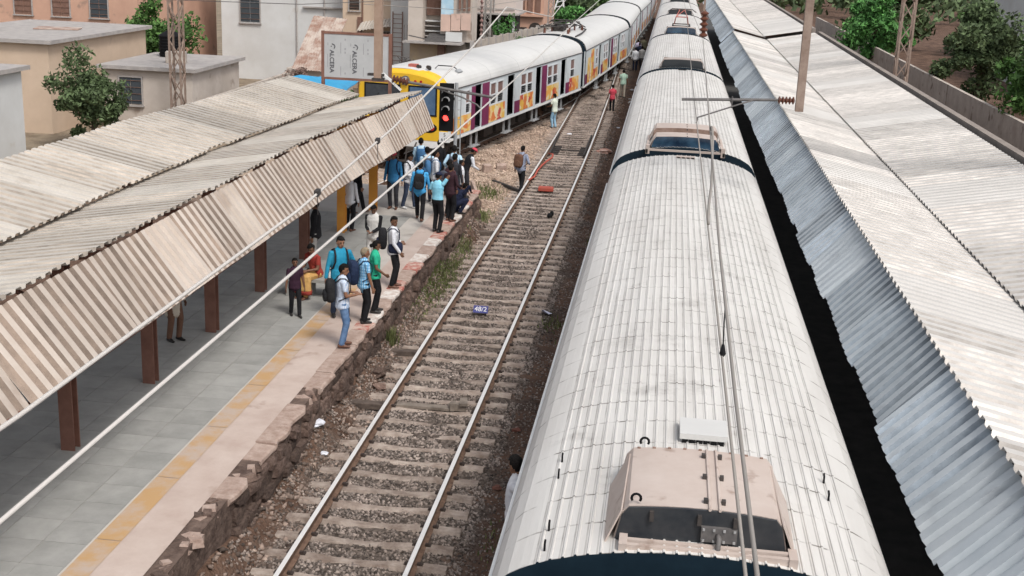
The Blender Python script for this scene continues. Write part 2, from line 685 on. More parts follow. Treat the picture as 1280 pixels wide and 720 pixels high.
m_cop_b = mat('coping_bare', (0.44, 0.34, 0.29), (0.30, 0.21, 0.17), 6, 0.9, bump=.4)
m_tile = mat('floor_tile_grey', (0.26, 0.26, 0.245), (0.34, 0.335, 0.32), 2.0, 0.7, rand=.07)


def edge_l(y):
    return path_x(LEFTS, y) + 1.72


def platform():
    root = bpy.data.objects.new('platform', None)
    COL.link(root)
    WM[root] = I4.copy()
    tag(root, 'worn island platform with crumbling edge and grey tiled middle', kind='structure')
    ys = list(np.arange(-12, PEND, 1.0)) + [PEND]
    # body and pink-beige paving strip by the track
    b = MB()
    rings = []
    for y in ys:
        rings.append([(edge_l(y), y, -.4), (PE - .06, y, -.4), (PE - .06, y, PLAT_Z - .16), (PE - .06, y, PLAT_Z - .02), (edge_l(y), y, PLAT_Z - .02)])
    b.loft(rings)
    b.build('core', m_wallrub, root)

    def strip(name, fa, fb, z, m):
        q = MB()
        for y0, y1 in zip(ys[:-1], ys[1:]):
            q.add([(fa(y0), y0, z), (fb(y0), y0, z), (fb(y1), y1, z), (fa(y1), y1, z)], [(0, 1, 2, 3)])
        return q.build(name, m, root)
    strip('paving_strip', lambda y: -7.3, lambda y: PE - .32, PLAT_Z - .004, m_pave)
    strip('paving_strip', lambda y: edge_l(y), lambda y: -7.0 if y < 27 else -6.55, PLAT_Z, m_paveg)
    strip('painted_stripe', lambda y: -7.02, lambda y: -6.70, PLAT_Z + .004, m_ochre) if False else None
    q = MB()
    for y0 in np.arange(-10, 28, 2.0):
        q.add([(-7.03, y0, PLAT_Z + .004), (-6.68, y0, PLAT_Z + .004), (-6.68, y0 + 1.985, PLAT_Z + .004), (-7.03, y0 + 1.985, PLAT_Z + .004)], [(0, 1, 2, 3)])
    q.build('painted_stripe', m_ochre, root)
    # floor tiles under the shelter, first rows only
    tmesh = MB().box((0, 0, 0), (.592, .592, .016))
    proto = None
    cnt = 0
    for iy in range(0, 40):
        for ix in range(0, 7):
            x, y = -7.36 - ix * .6, 10.5 + iy * .6
            if cnt >= 280:
                break
            if proto is None:
                proto = tmesh.build('floor_tile', m_tile, root, world=False)
                o = proto
            else:
                o = bpy.data.objects.new('floor_tile', proto.data)
                COL.link(o)
                o.parent = root
            o.location = (x, y, PLAT_Z - .002 + random.uniform(0, .003))
            cnt += 1
    # coping slabs along the broken edge: most survive, some sag or are gone
    y = 9.0
    k = 0
    protos = []
    rng = random.Random(5)
    while y < PEND:
        L = rng.uniform(.55, 1.05)
        if y > 20.5 or rng.random() < .55:
            mb = MB()
            w = .36
            e = [rng.uniform(-.05, .03) for _ in range(5)]
            zt = [rng.uniform(-.012, .012) for _ in range(5)]
            rings = []
            for i in range(5):
                yy = -L / 2 + .006 + (L - .012) * i / 4
                rings.append([(-w, yy, -.13), (e[i] - .05, yy, -.13 + zt[i]), (e[i], yy, -.06), (e[i] - .01, yy, -.012 + zt[i]), (e[i] - .05, yy, zt[i] * .4), (-w, yy, 0)])
            mb.loft(rings)
            m = (m_cop_r, m_cop_w, m_cop_b, m_cop_w, m_cop_r, m_cop_b)[k % 6] if y > 23 else m_cop_b
            o = mb.build('coping_slab', m, root, world=False)
            o.location = (PE + .03, y + L / 2, PLAT_Z + .006 - (rng.uniform(.0, .03) if y < 26 else 0))
            o.rotation_euler = (0, rng.uniform(-.01, .05), rng.uniform(-.02, .02))
        else:
            # a broken gap: rubble lumps instead
            for _ in range(5):
                mb = MB()
                mb.box((0, 0, 0), (rng.uniform(.12, .26), rng.uniform(.12, .25), rng.uniform(.08, .14)), taper=rng.uniform(.6, .9))
                o = mb.build('coping_fragment', rng.choice((m_cop_b, m_wstone, m_wstone)), root, world=False)
                o.location = (PE - rng.uniform(.06, .30), y + rng.uniform(0, L), PLAT_Z - rng.uniform(.05, .08))
                o.rotation_euler = (rng.uniform(-.12, .12), rng.uniform(-.1, .18), rng.uniform(0, 3))
        y += L
        k += 1
    # rough stones of the retaining wall
    meshes = []
    for i in range(8):
        bm = bmesh.new()
        bmesh.ops.create_cube(bm, size=1)
        bmesh.ops.subdivide_edges(bm, edges=bm.edges, cuts=1, use_grid_fill=True)
        rr = random.Random(i)
        for v in bm.verts:
            p = v.co
            f = 1 - .16 * (abs(p.x) + abs(p.y) + abs(p.z) - .5)
            v.co = Vector((p.x * f + rr.uniform(-.05, .05), p.y * f + rr.uniform(-.05, .05), p.z * f + rr.uniform(-.05, .05)))
        me = bpy.data.meshes.new('wall_stone')
        bm.to_mesh(me)
        bm.free()
        me.materials.append(m_wstone)
        meshes.append(me)
    cnt = 0
    z = -.33
    row = 0
    while z < PLAT_Z - .17:
        h = .17 + .08 * (row % 2)
        y = 15.5 + rng.uniform(0, .3)
        while y < PEND:
            L = rng.uniform(.16, .52)
            if cnt < 295 and rng.random() > .06:
                o = bpy.data.objects.new('wall_stone', rng.choice(meshes))
                COL.link(o)
                o.parent = root
                o.location = (PE - .07 + rng.uniform(-.09, .035) + .05 * (row == 0), y + L / 2, z + h / 2)
                o.scale = (.26, L * 1.0, h * 1.02)
                o.rotation_euler = (rng.uniform(-.06, .06), rng.uniform(-.08, .08), rng.uniform(-.06, .06))
                cnt += 1
            y += L
        z += h
        row += 1
    # end ramp of the platform
    e = MB()
    e.add([(edge_l(PEND), PEND, PLAT_Z - .03), (PE - .1, PEND, PLAT_Z - .03), (PE - .35, PEND + 2.6, -.1), (edge_l(PEND + 2.2) + .1, PEND + 2.2, -.1),
           (edge_l(PEND), PEND, -.4), (PE - .1, PEND, -.4), (PE - .35, PEND + 2.6, -.4), (edge_l(PEND + 2.2) + .1, PEND + 2.2, -.4)],
          [(0, 1, 2, 3), (4, 7, 6, 5), (0, 4, 5, 1), (1, 5, 6, 2), (2, 6, 7, 3), (3, 7, 4, 0)])
    e.build('end_ramp', m_wallrub, root)
    return root


platform()

# the canopied platform on the other side of the parked train
def platform_right():
    root = bpy.data.objects.new('platform', None)
    COL.link(root)
    WM[root] = I4.copy()
    tag(root, 'platform below the grey sheet canopy beside the parked train', kind='structure')
    MB().bb(2.42, 9.4, -15, 150, -.4, PLAT_Z).build('core', mat('dark_asphalt', (.05, .05, .05), (.08, .078, .075), 3, .9), root)
    for i in range(60):
        q = MB().bb(2.26, 2.60, 2 + i * 1.5, 3.49 + i * 1.5, PLAT_Z - .14, PLAT_Z + .01)
        q.build('coping_slab', (m_cop_w, m_cop_r)[i % 2], root)


platform_right()

# ------------------------------------------------------------------ trains
HALF = [(0, 3.76), (.35, 3.75), (.7, 3.715), (1.0, 3.66), (1.25, 3.59), (1.45, 3.51), (1.60, 3.42), (1.70, 3.31), (1.77, 3.18), (1.81, 3.05), (1.825, 2.95)]


def roof_z(x):
    return float(np.interp(abs(x), [p[0] for p in HALF], [p[1] for p in HALF]))


def train_roof_material():
    m = mat('train_roof_grimy_white', (0.62, 0.605, 0.58), (0.52, 0.50, 0.475), 0.9, 0.62, stretch=(2.5, .35, 1), bump=.04, bscale=12, lo=.35, hi=.7)
    n, l = m.node_tree.nodes, m.node_tree.links
    b = n['Principled BSDF']
    src = b.inputs['Base Color'].links[0].from_socket
    tc = n.new('ShaderNodeTexCoord')
    sep = n.new('ShaderNodeSeparateXYZ')
    l.new(tc.outputs['Object'], sep.inputs[0])

    def math_(op, a, c=None):
        q = n.new('ShaderNodeMath')
        q.operation = op
        for i, s in enumerate((a, c)):
            if s is None:
                continue
            if isinstance(s, (int, float)):
                q.inputs[i].default_value = s
            else:
                l.new(s, q.inputs[i])
        return q.outputs[0]
    # rivet rows across the roof, broken up by noise: grime that collects on them
    fy = math_('PINGPONG', sep.outputs[1], .30)
    seam = math_('LESS_THAN', fy, .013)
    nz = n.new('ShaderNodeTexNoise')
    nz.inputs['Scale'].default_value = 6.0
    nz.inputs['Detail'].default_value = 5
    l.new(tc.outputs['Object'], nz.inputs['Vector'])
    g = math_('MULTIPLY', seam, math_('MULTIPLY', math_('SUBTRACT', nz.outputs['Fac'], .40), 4.2))
    # lap seams beside the ribs
    ax = math_('ABSOLUTE', sep.outputs[0])
    inside = math_('LESS_THAN', ax, 1.40)
    fx = math_('PINGPONG', math_('ADD', sep.outputs[0], 1.365 + .015), .0525)
    rib = math_('MULTIPLY', math_('LESS_THAN', fx, .007), inside)
    nz3 = n.new('ShaderNodeTexNoise')
    nz3.inputs['Scale'].default_value = 2.2
    nz3.inputs['Detail'].default_value = 6
    l.new(tc.outputs['Object'], nz3.inputs['Vector'])
    g2 = math_('MULTIPLY', rib, math_('MULTIPLY', math_('SUBTRACT', nz3.outputs['Fac'], .22), 1.3))
    nz4 = n.new('ShaderNodeTexNoise')
    nz4.inputs['Scale'].default_value = 1.1
    nz4.inputs['Detail'].default_value = 8
    nz4.inputs['Roughness'].default_value = .7
    l.new(tc.outputs['Object'], nz4.inputs['Vector'])
    g3 = math_('MULTIPLY', math_('MULTIPLY', math_('GREATER_THAN', nz4.outputs['Fac'], .56), math_('SUBTRACT', nz4.outputs['Fac'], .56)), 2.4)
    tot = n.new('ShaderNodeMath')
    tot.operation = 'ADD'
    tot.use_clamp = True
    l.new(math_('MAXIMUM', g, 0), tot.inputs[0])
    l.new(math_('ADD', g2, g3), tot.inputs[1])
    mx = n.new('ShaderNodeMix')
    mx.data_type = 'RGBA'
    l.new(tot.outputs[0], mx.inputs[0])
    l.new(src, mx.inputs[6])
    mx.inputs[7].default_value = (0.13, 0.115, 0.10, 1)
    l.new(mx.outputs[2], b.inputs['Base Color'])
    return m


def livery_material():
    m = bpy.data.materials.new('livery_print')
    m.use_nodes = True
    n, l = m.node_tree.nodes, m.node_tree.links
    b = n['Principled BSDF']
    b.inputs['Roughness'].default_value = .45
    tc = n.new('ShaderNodeTexCoord')
    mp = n.new('ShaderNodeMapping')
    mp.inputs['Scale'].default_value = (1, 1.0, 1.3)
    l.new(tc.outputs['Object'], mp.inputs['Vector'])
    nz = n.new('ShaderNodeTexNoise')
    nz.inputs['Scale'].default_value = 3.0
    l.new(mp.outputs[0], nz.inputs['Vector'])
    ad = n.new('ShaderNodeVectorMath')
    ad.operation = 'MULTIPLY_ADD'
    l.new(nz.outputs['Color'], ad.inputs[0])
    ad.inputs[1].default_value = (.5, .5, .5)
    l.new(mp.outputs[0], ad.inputs[2])
    vo = n.new('ShaderNodeTexVoronoi')
    vo.inputs['Scale'].default_value = 2.6
    l.new(ad.outputs[0], vo.inputs['Vector'])
    sc = n.new('ShaderNodeSeparateColor')
    l.new(vo.outputs['Color'], sc.inputs[0])
    rp = n.new('ShaderNodeValToRGB')
    rp.color_ramp.interpolation = 'CONSTANT'
    cols = [(0, (.74, .46, .09)), (.28, (.66, .20, .06)), (.42, (.76, .56, .26)), (.6, (.50, .07, .06)), (.70, (.76, .38, .09)), (.84, (.74, .64, .42))]
    e = rp.color_ramp.elements
    e[0].color = (*cols[0][1], 1)
    e[1].position, e[1].color = cols[1][0], (*cols[1][1], 1)
    for p, c in cols[2:]:
        q = e.new(p)
        q.color = (*c, 1)
    l.new(sc.outputs[0], rp.inputs['Fac'])
    l.new(rp.outputs['Color'], b.inputs['Base Color'])
    return m


m_troof = train_roof_material()
m_lroof = mat('train_roof_white', (0.60, 0.595, 0.58), (0.53, 0.525, 0.51), 0.7, 0.5, stretch=(1, 2, 1), lo=.3, hi=.7)
m_twall = mat('train_wall_white', (0.60, 0.64, 0.66), (0.53, 0.57, 0.59), 2, 0.45)
m_maroon = mat('train_maroon', (0.20, 0.03, 0.095), (0.15, 0.022, 0.07), 2, 0.45)
m_livery = livery_material()
m_navy = mat('train_navy', (0.006, 0.016, 0.026), (0.010, 0.024, 0.037), 3, 0.6, spec=.2)
m_winframe = mat('window_alu', (0.62, 0.64, 0.66), rough=0.4)
m_shade = mat('window_brown_glass', (0.17, 0.10, 0.09), (0.24, 0.15, 0.13), 3, 0.25)
m_glassd = mat('window_dark_glass', (0.035, 0.04, 0.045), rough=0.15)
m_inside = mat('coach_interior', (0.035, 0.035, 0.04), rough=0.8)
m_hood = mat('hood_panel_pinkish', (0.44, 0.355, 0.31), (0.52, 0.445, 0.40), 1.6, 0.6, lo=.3, hi=.7, bump=.05, bscale=9, spots=((.33, .25, .21), 4, .61))
m_hoodface = mat('hood_face_black', (0.020, 0.024, 0.030), (0.05, 0.052, 0.055), 2.5, 0.42, bump=.05)
m_hoodblue = mat('hood_glazed_face', (0.01, 0.022, 0.045), (0.045, 0.10, 0.16), 1.6, 0.12, spec=.8)
m_brownedge = mat('hood_edge_rusty', (0.20, 0.13, 0.10), (0.30, 0.21, 0.17), 6, 0.8)
m_yellow = mat('cab_yellow', (0.74, 0.45, 0.02), (0.66, 0.40, 0.03), 2.5, 0.45)
m_cabglass = mat('cab_glass_blue', (0.045, 0.10, 0.19), (0.10, 0.17, 0.27), 1.2, 0.12, spec=.8)
m_cabglass2 = mat('cab_glass_dark', (0.025, 0.03, 0.04), (0.05, 0.06, 0.07), 2, 0.12, spec=.7)
m_redlens = mat('red_lens', (0.35, 0.02, 0.02), rough=.25)
m_lamp = mat('lamp_glass', (0.35, 0.33, 0.33), rough=.15)
m_pantored = mat('pantograph_red', (0.45, 0.13, 0.10), rough=.6)


def roof_mb(L, ribbed):
    rng = random.Random(3)
    if ribbed:
        xs = [-1.825, -1.81, -1.77, -1.70, -1.60, -1.50, -1.42]
        h = []
        out = [(x, 0.0) for x in xs]
        x = -1.365
        while x < 1.37:
            out += [(x, 0), (x + .008, .013), (x + .022, .013), (x + .030, 0)]
            x += .105
        out += [(-q, 0.0) for q in reversed(xs)]
        ys = [0] + list(np.arange(.3, L - .1, .6)) + [L]
    else:
        out = [(-p[0], 0) for p in reversed(HALF)] + [(p[0], 0) for p in HALF[1:]]
        ys = [0] + list(np.arange(1.7, L - .5, 1.7)) + [L]
    mb = MB()
    rings = []
    for y in ys:
        ring = []
        for x, d in out:
            ring.append((x, y, roof_z(x) + d + (rng.uniform(-.0025, .0025) if ribbed and abs(x) < 1.4 else 0)))
        ring += [(1.70, y, 2.90), (-1.70, y, 2.90)]
        rings.append([Vector(p) for p in reversed(ring)])
    mb.loft(rings)
    return mb


def side_wall(root, s, L, openings, wallmat, z_lo=1.06):
    X0, X1 = 1.76 * s, 1.825 * s
    q = MB()
    ops = sorted(openings, key=lambda o: o[1])
    y = 0.0
    for k, a, b in ops:
        if a > y:
            q.bb(X0, X1, y, a, z_lo, 2.95)
        if k == 'door':
            q.bb(X0, X1, a, b, 2.88, 2.95)
            q.bb(X0, X1, a, b, z_lo, 1.12)
        else:
            q.bb(X0, X1, a, b, 2.80, 2.95)
            q.bb(X0, X1, a, b, z_lo, 1.84)
        y = b
    if y < L:
        q.bb(X0, X1, y, L, z_lo, 2.95)
    w = q.build('side_wall', wallmat, root, world=False)
    return w


def window(root, s, a, b, detailed=True):
    q = MB()
    xo, xi = 1.838 * s, 1.78 * s
    t = .05
    q.bb(xi, xo, a - .01, a + t, 1.83, 2.81)
    q.bb(xi, xo, b - t, b + .01, 1.83, 2.81)
    q.bb(xi, xo, a + t, b - t, 2.75, 2.81)
    q.bb(xi, xo, a + t, b - t, 1.83, 1.89)
    q.bb(xi, xo, a + t, b - t, 2.24, 2.29)
    f = q.build('window', m_winframe, root, world=False)
    MB().bb(1.79 * s, 1.80 * s, a + t, b - t, 2.29, 2.75).build('pane', m_shade, f, world=False)
    MB().bb(1.79 * s, 1.80 * s, a + t, b - t, 1.89, 2.24).build('pane', m_glassd, f, world=False)
    if detailed:
        bars = MB()
        for k in range(3):
            z = 1.96 + k * .09
            bars.bb(1.815 * s, 1.825 * s, a + t, b - t, z, z + .014)
        bars.build('guard_bar', m_darktube, f, world=False)


def bogie(root, y):
    q = MB()
    for s in (-1, 1):
        q.bb(s * .98, s * 1.10, y - 1.5, y + 1.5, .42, .62)
        for d in (-1.25, 1.25):
            q.bb(s * .96, s * 1.14, y + d - .17, y + d + .17, .30, .58)
        q.bb(s * .95, s * 1.12, y - .35, y + .35, .25, .80)
    q.bb(-1.0, 1.0, y - .25, y + .25, .45, .85)
    b = q.build('bogie', m_darkiron, root, world=False)
    for d in (-1.25, 1.25):
        for s in (-1, 1):
            w = MB()
            x = s * .84
            w.tube([(x - .065, y + d, .47), (x + .065, y + d, .47)], .47, 20)
            w.build('wheel', m_rust, b, world=False)


def coach_shell(root, L, layout, ribbed, wallmat, roofmat, livery=True, detailed=True, mirror_left=True):
    rmb = roof_mb(L, ribbed)
    rmb.m[-2:] = [1, 1]
    rmb.build('roof', [roofmat, m_navy], root, world=False, smooth=False)
    g = MB()
    for s in (-1, 1):
        g.bb(s * 1.80, s * 1.855, 0.05, L - .05, 2.945, 2.985)
    g.build('rain_gutter', m_darktube if not ribbed else m_white, root, world=False)
    for s in ((-1, 1) if mirror_left else (1,)):
        ops = [o for o in layout if o[0] in ('door', 'win')]
        side_wall(root, s, L, [(k, a, b) for k, a, b in ops], wallmat)
        for o in layout:
            if o[0] == 'win':
                window(root, s, o[1], o[2], detailed)
            elif o[0] == 'leaf':
                MB().bb(s * 1.832, s * 1.85, o[1], o[2], 1.13, 2.87).build('door_leaf', m_maroon, root, world=False)
            elif o[0] == 'leafp':
                d = MB().bb(s * 1.832, s * 1.85, o[1], o[2], 1.13, 2.87).build('door_leaf', m_livery, root, world=False)
            elif o[0] == 'low' and livery:
                MB().bb(s * 1.828, s * 1.836, o[1], o[2], 1.12, 1.66).build('maroon_panel', m_maroon, root, world=False)
            elif o[0] == 'print' and livery:
                MB().bb(s * 1.828, s * 1.836, o[1], o[2], 1.14, o[3]).build('livery_panel', m_livery, root, world=False)
    MB().bb(-1.84, 1.84, .02, L - .02, .98, 1.06).build('solebar', m_white if livery else m_navy, root, world=False)
    i = MB()
    i.bb(-1.70, 1.70, .15, L - .15, 1.062, 1.115)
    i.bb(-.03, .03, .2, L - .2, 1.12, 2.89)
    for k in range(7):
        yy = 1.4 + k * (L - 2.8) / 6
        i.bb(-1.6, 1.6, yy - .02, yy + .02, 1.12, 2.0)
    i.build('interior', m_inside, root, world=False)
    e = MB()
    for y0, y1 in ((0.0, .10), (L - .10, L)):
        e.bb(-1.755, 1.755, y0 + .004, y1 - .004, 1.065, 2.94)
    e.build('end_wall', m_navy, root, world=False)
    u = MB()
    u.bb(-1.3, 1.3, .3, L - .3, .80, .975)
    for k in range(5):
        yy = 6 + k * (L - 12) / 5
        u.bb(-1.25, 1.25, yy, yy + 1.2, .35, .795)
    u.build('underframe', m_darkiron, root, world=False)
    for o in layout:
        if o[0] == 'door':
            for s in (-1, 1):
                st = MB()
                for yy in (o[1] + .1, o[2] - .1):
                    st.bb(s * 1.62, s * 1.70, yy - .03, yy + .03, .378, .975)
                st.bb(s * 1.55, s * 1.80, o[1], o[2], .34, .38)
                st.build('footstep', m_grey, root, world=False)
    bogie(root, 3.0)
    bogie(root, L - 3.0)


def gangway(root, L, gap=.75):
    """dark bellows that close the gap behind a coach"""
    q = MB()
    rings = []
    n = 9
    for i in range(n):
        y = L + gap * i / (n - 1)
        k = .16 if i % 2 == 0 else .24
        ring = []
        for x, z in [(-p[0], p[1]) for p in reversed(HALF)] + [(p[0], p[1]) for p in HALF[1:]]:
            ring.append(Vector((x * (1 - k), y, z - k)))
        ring += [Vector((1.6 - k, y, 1.0)), Vector((-1.6 + k, y, 1.0))]
        rings.append(list(reversed(ring)))
    q.loft(rings)
    return q.build('gangway_bellows', m_black, root, world=False)


def hood(root, y0, y1, face, h=.285, wb=.73, wt=.62, full=True):
    zt = 3.745 + h
    z0 = 3.725
    q = MB()                      # pinkish cover with a slightly arched top
    n = 9
    prof = []
    for i in range(n):
        x = -wt + 2 * wt * i / (n - 1)
        prof.append((x, zt + .035 * (1 - (x / wt) ** 2)))
    rings = []
    for y in (y0 + .03, (y0 + y1) / 2, y1):
        rings.append([Vector((wb, y, z0)), Vector((wt + .06, y, zt - .07))] + [Vector((x, y, z)) for x, z in reversed(prof)] + [Vector((-wt - .06, y, zt - .07)), Vector((-wb, y, z0))])
    rings = [list(reversed(r)) for r in rings]
    q.loft(rings)
    top = q.build('roof_hood', m_hood, root, world=False)
    f = MB()
    fr = [Vector((wb - .01, y0, z0 - .005)), Vector((wt + .05, y0, zt - .075))] + [Vector((x * .995, y0, z - .006)) for x, z in reversed(prof)] + [Vector((-wt - .05, y0, zt - .075)), Vector((-wb + .01, y0, z0 - .005))]
    fr2 = [p + Vector((0, .028, 0)) for p in fr]
    f.loft([list(reversed(fr)), list(reversed(fr2))])
    f.build('front_face', face, top, world=False)
    for s in (-1, 1):
        w = MB()
        a, b = Vector((s * (wt + .05), y0 + .0, zt - .04)), Vector((s * (wt + .02), y1 - .1, zt - .03))
        c, d = Vector((s * (wb + .075), y1 - .2, z0 - .03)), Vector((s * (wb + .07), y0 - .02, z0 - .05))
        t = Vector((s * .012, 0, .006))
        w.loft([[a, b, c, d], [a + t, b + t, c + t, d + t]])
        w.build('side_flange', m_hood, top, world=False)
    if full:
        hs_ = MB()
        for x in (.06, .145):
            hs_.tube([(x, y0 - .01, zt + .042), (x, y1 - .02, zt + .042)], .014, 6)
        hs_.build('hinge_strip', m_hood, top, world=False)
        for yy in (y0 + .15, (y0 + y1) / 2, y1 - .18):
            MB().bb(.01, .045, yy - .025, yy + .025, zt + .03, zt + .07).build('hinge_knuckle', m_darkiron, top, world=False)
            MB().bb(.16, .195, yy - .025, yy + .025, zt + .03, zt + .07).build('hinge_knuckle', m_darkiron, top, world=False)
        for x, yy in ((-wt + .10, y1 + .02), (-wt + .06, y0 + .06)):
            r = MB()
            c = Vector((x, yy, zt + .06))
            r.tube([c + Vector((.04 * math.cos(a), 0, .04 * math.sin(a))) for a in np.linspace(-.6, math.pi + .6, 9)], .012, 6)
            r.build('lifting_lug', m_black, top, world=False)
        for x in (-.42, -.02, .28):
            MB().bb(x - .018, x + .018, y0 - .035, y0 - .002, zt - .10, zt - .01).build('latch', m_darkiron, top, world=False)
        j = MB()
        j.bb(.0, .30, y0 - .045, y0 - .002, z0 + .07, z0 + .20)
        jb = j.build('junction_plate', m_darktube, top, world=False)
        for k in range(8):
            bx, bz = .02 + (k % 4) * .086, z0 + (.085 if k < 4 else .185)
            MB().box((bx, y0 - .052, bz), (.02, .012, .02)).build('bolt', m_steel, jb, world=False)
        MB().tube([(.14, y0 - .04, z0 + .14), (.15, y0 - .10, z0 + .13), (.145, y0 - .13, z0 + .05), (.13, y0 - .15, z0 - .06)], .022, 8).build('conduit', m_darktube, top, world=False, smooth=True)
        b = MB()
        b.bb(-wb + .05, wb + .06, y0 - .10, y0 - .055, z0 + .005, z0 + .055)
        b.bb(-wb + .05, wb + .06, y0 - .185, y0 - .14, z0 - .01, z0 + .05)
        b.bb(-wb + .05, -wb + .12, y0 - .20, y0 + .0, z0 - .06, z0 + .06)
        b.bb(wb - .0, wb + .07, y0 - .20, y0 + .0, z0 - .06, z0 + .06)
        b.build('base_rail', m_hood, top, world=False)
        # row of rivets round the rim
        rv = MB()
        for i in range(9):
            x = -wt + .05 + i * (2 * wt - .1) / 8
            rv.box((x, y1 - .02, zt + .035 * (1 - (x / wt) ** 2) + .006), (.03, .02, .012))
        rv.build('rivet_row', m_brownedge, top, world=False)
    return top


def pantograph(root, y, raised, armmat):
    b = MB()
    for x in (-.5, .5):
        b.bar((x, y - 1.0, 4.02), (x, y + 1.0, 4.02), .07, .07)
    for yy in (-1.0, 1.0):
        b.bar((-.535, y + yy, 4.02), (.535, y + yy, 4.02), .07, .06)
    p = b.build('pantograph', m_darkiron, root, world=False)
    for x in (-.5, .5):
        for yy in (-.9, .9):
            q = MB()
            for k in range(5):
                q.tube([(x, y + yy, 3.64 + k * .07), (x, y + yy, 3.66 + k * .07), (x, y + yy, 3.71 + k * .07)], [.055, .06, .035], 10)
            q.build('insulator', m_insul, p, world=False)
    z1 = 4.9 if raised else 4.28
    yk = y - 1.1 if raised else y - 1.5
    zk = 4.55 if raised else 4.2
    a = MB()
    for x in (-.42, .42):
        a.tube([(x, y + .5, 4.05), (x * .8, yk, zk)], .035, 6)
        a.tube([(x * .8, yk, zk), (x * .35, y + .2, z1)], .028, 6)
    a.tube([(-.34, yk, zk), (.34, yk, zk)], .03, 6)
    a.tube([(-.34, yk, zk), (.14, y + .2, z1)], .02, 6)
    a.build('arm', armmat, p, world=False)
    h = MB()
    for d in (-.15, .15):
        h.tube([(-.85, y + .2 + d, z1 - .12), (-.6, y + .2 + d, z1 + .05), (.6, y + .2 + d, z1 + .05), (.85, y + .2 + d, z1 - .12)], .025, 6)
    h.tube([(-.3, y + .05, z1 + .02), (-.3, y + .35, z1 + .02)], .02, 6)
    h.tube([(.3, y + .05, z1 + .02), (.3, y + .35, z1 + .02)], .02, 6)
    h.build('collector_head', m_darkiron, p, world=False)
    return p


GEN = [('door', 1.9, 3.0), ('leaf', 3.0, 3.75), ('win', 4.3, 5.2), ('win', 5.4, 6.3), ('door', 6.9, 8.0), ('low', 8.0, 8.7), ('win', 8.8, 9.7), ('win', 9.9, 10.8),
       ('door', 11.4, 12.5), ('leaf', 12.5, 13.3), ('win', 13.5, 14.4), ('win', 14.6, 15.5), ('door', 16.2, 17.3), ('low', 17.3, 18.0), ('win', 18.1, 19.0),
       ('print', 4.0, 6.6, 1.80), ('print', 8.7, 11.0, 1.80), ('print', 13.3, 15.8, 1.80), ('print', 18.0, 19.6, 1.80)]

# ---- long parked train: one roof after another
RY0, PITCH_C, LC = 9.306 + .45, 21.34, 20.44
RT_LAB = ['pale ribbed roof coach that ends at the broad pinkish roof hood with a junction plate',
          'pale ribbed roof coach with a glossy dark blue faced double roof hood',
          'pale ribbed roof coach with a dark faced hood under a rusty rim',
          'pale ribbed roof coach with raised red pantograph',
          'pale ribbed roof coach just past the coach with the raised pantograph',
          'pale ribbed roof coach two behind the coach with the raised pantograph',
          'pale ribbed roof coach three behind the coach with the raised pantograph']


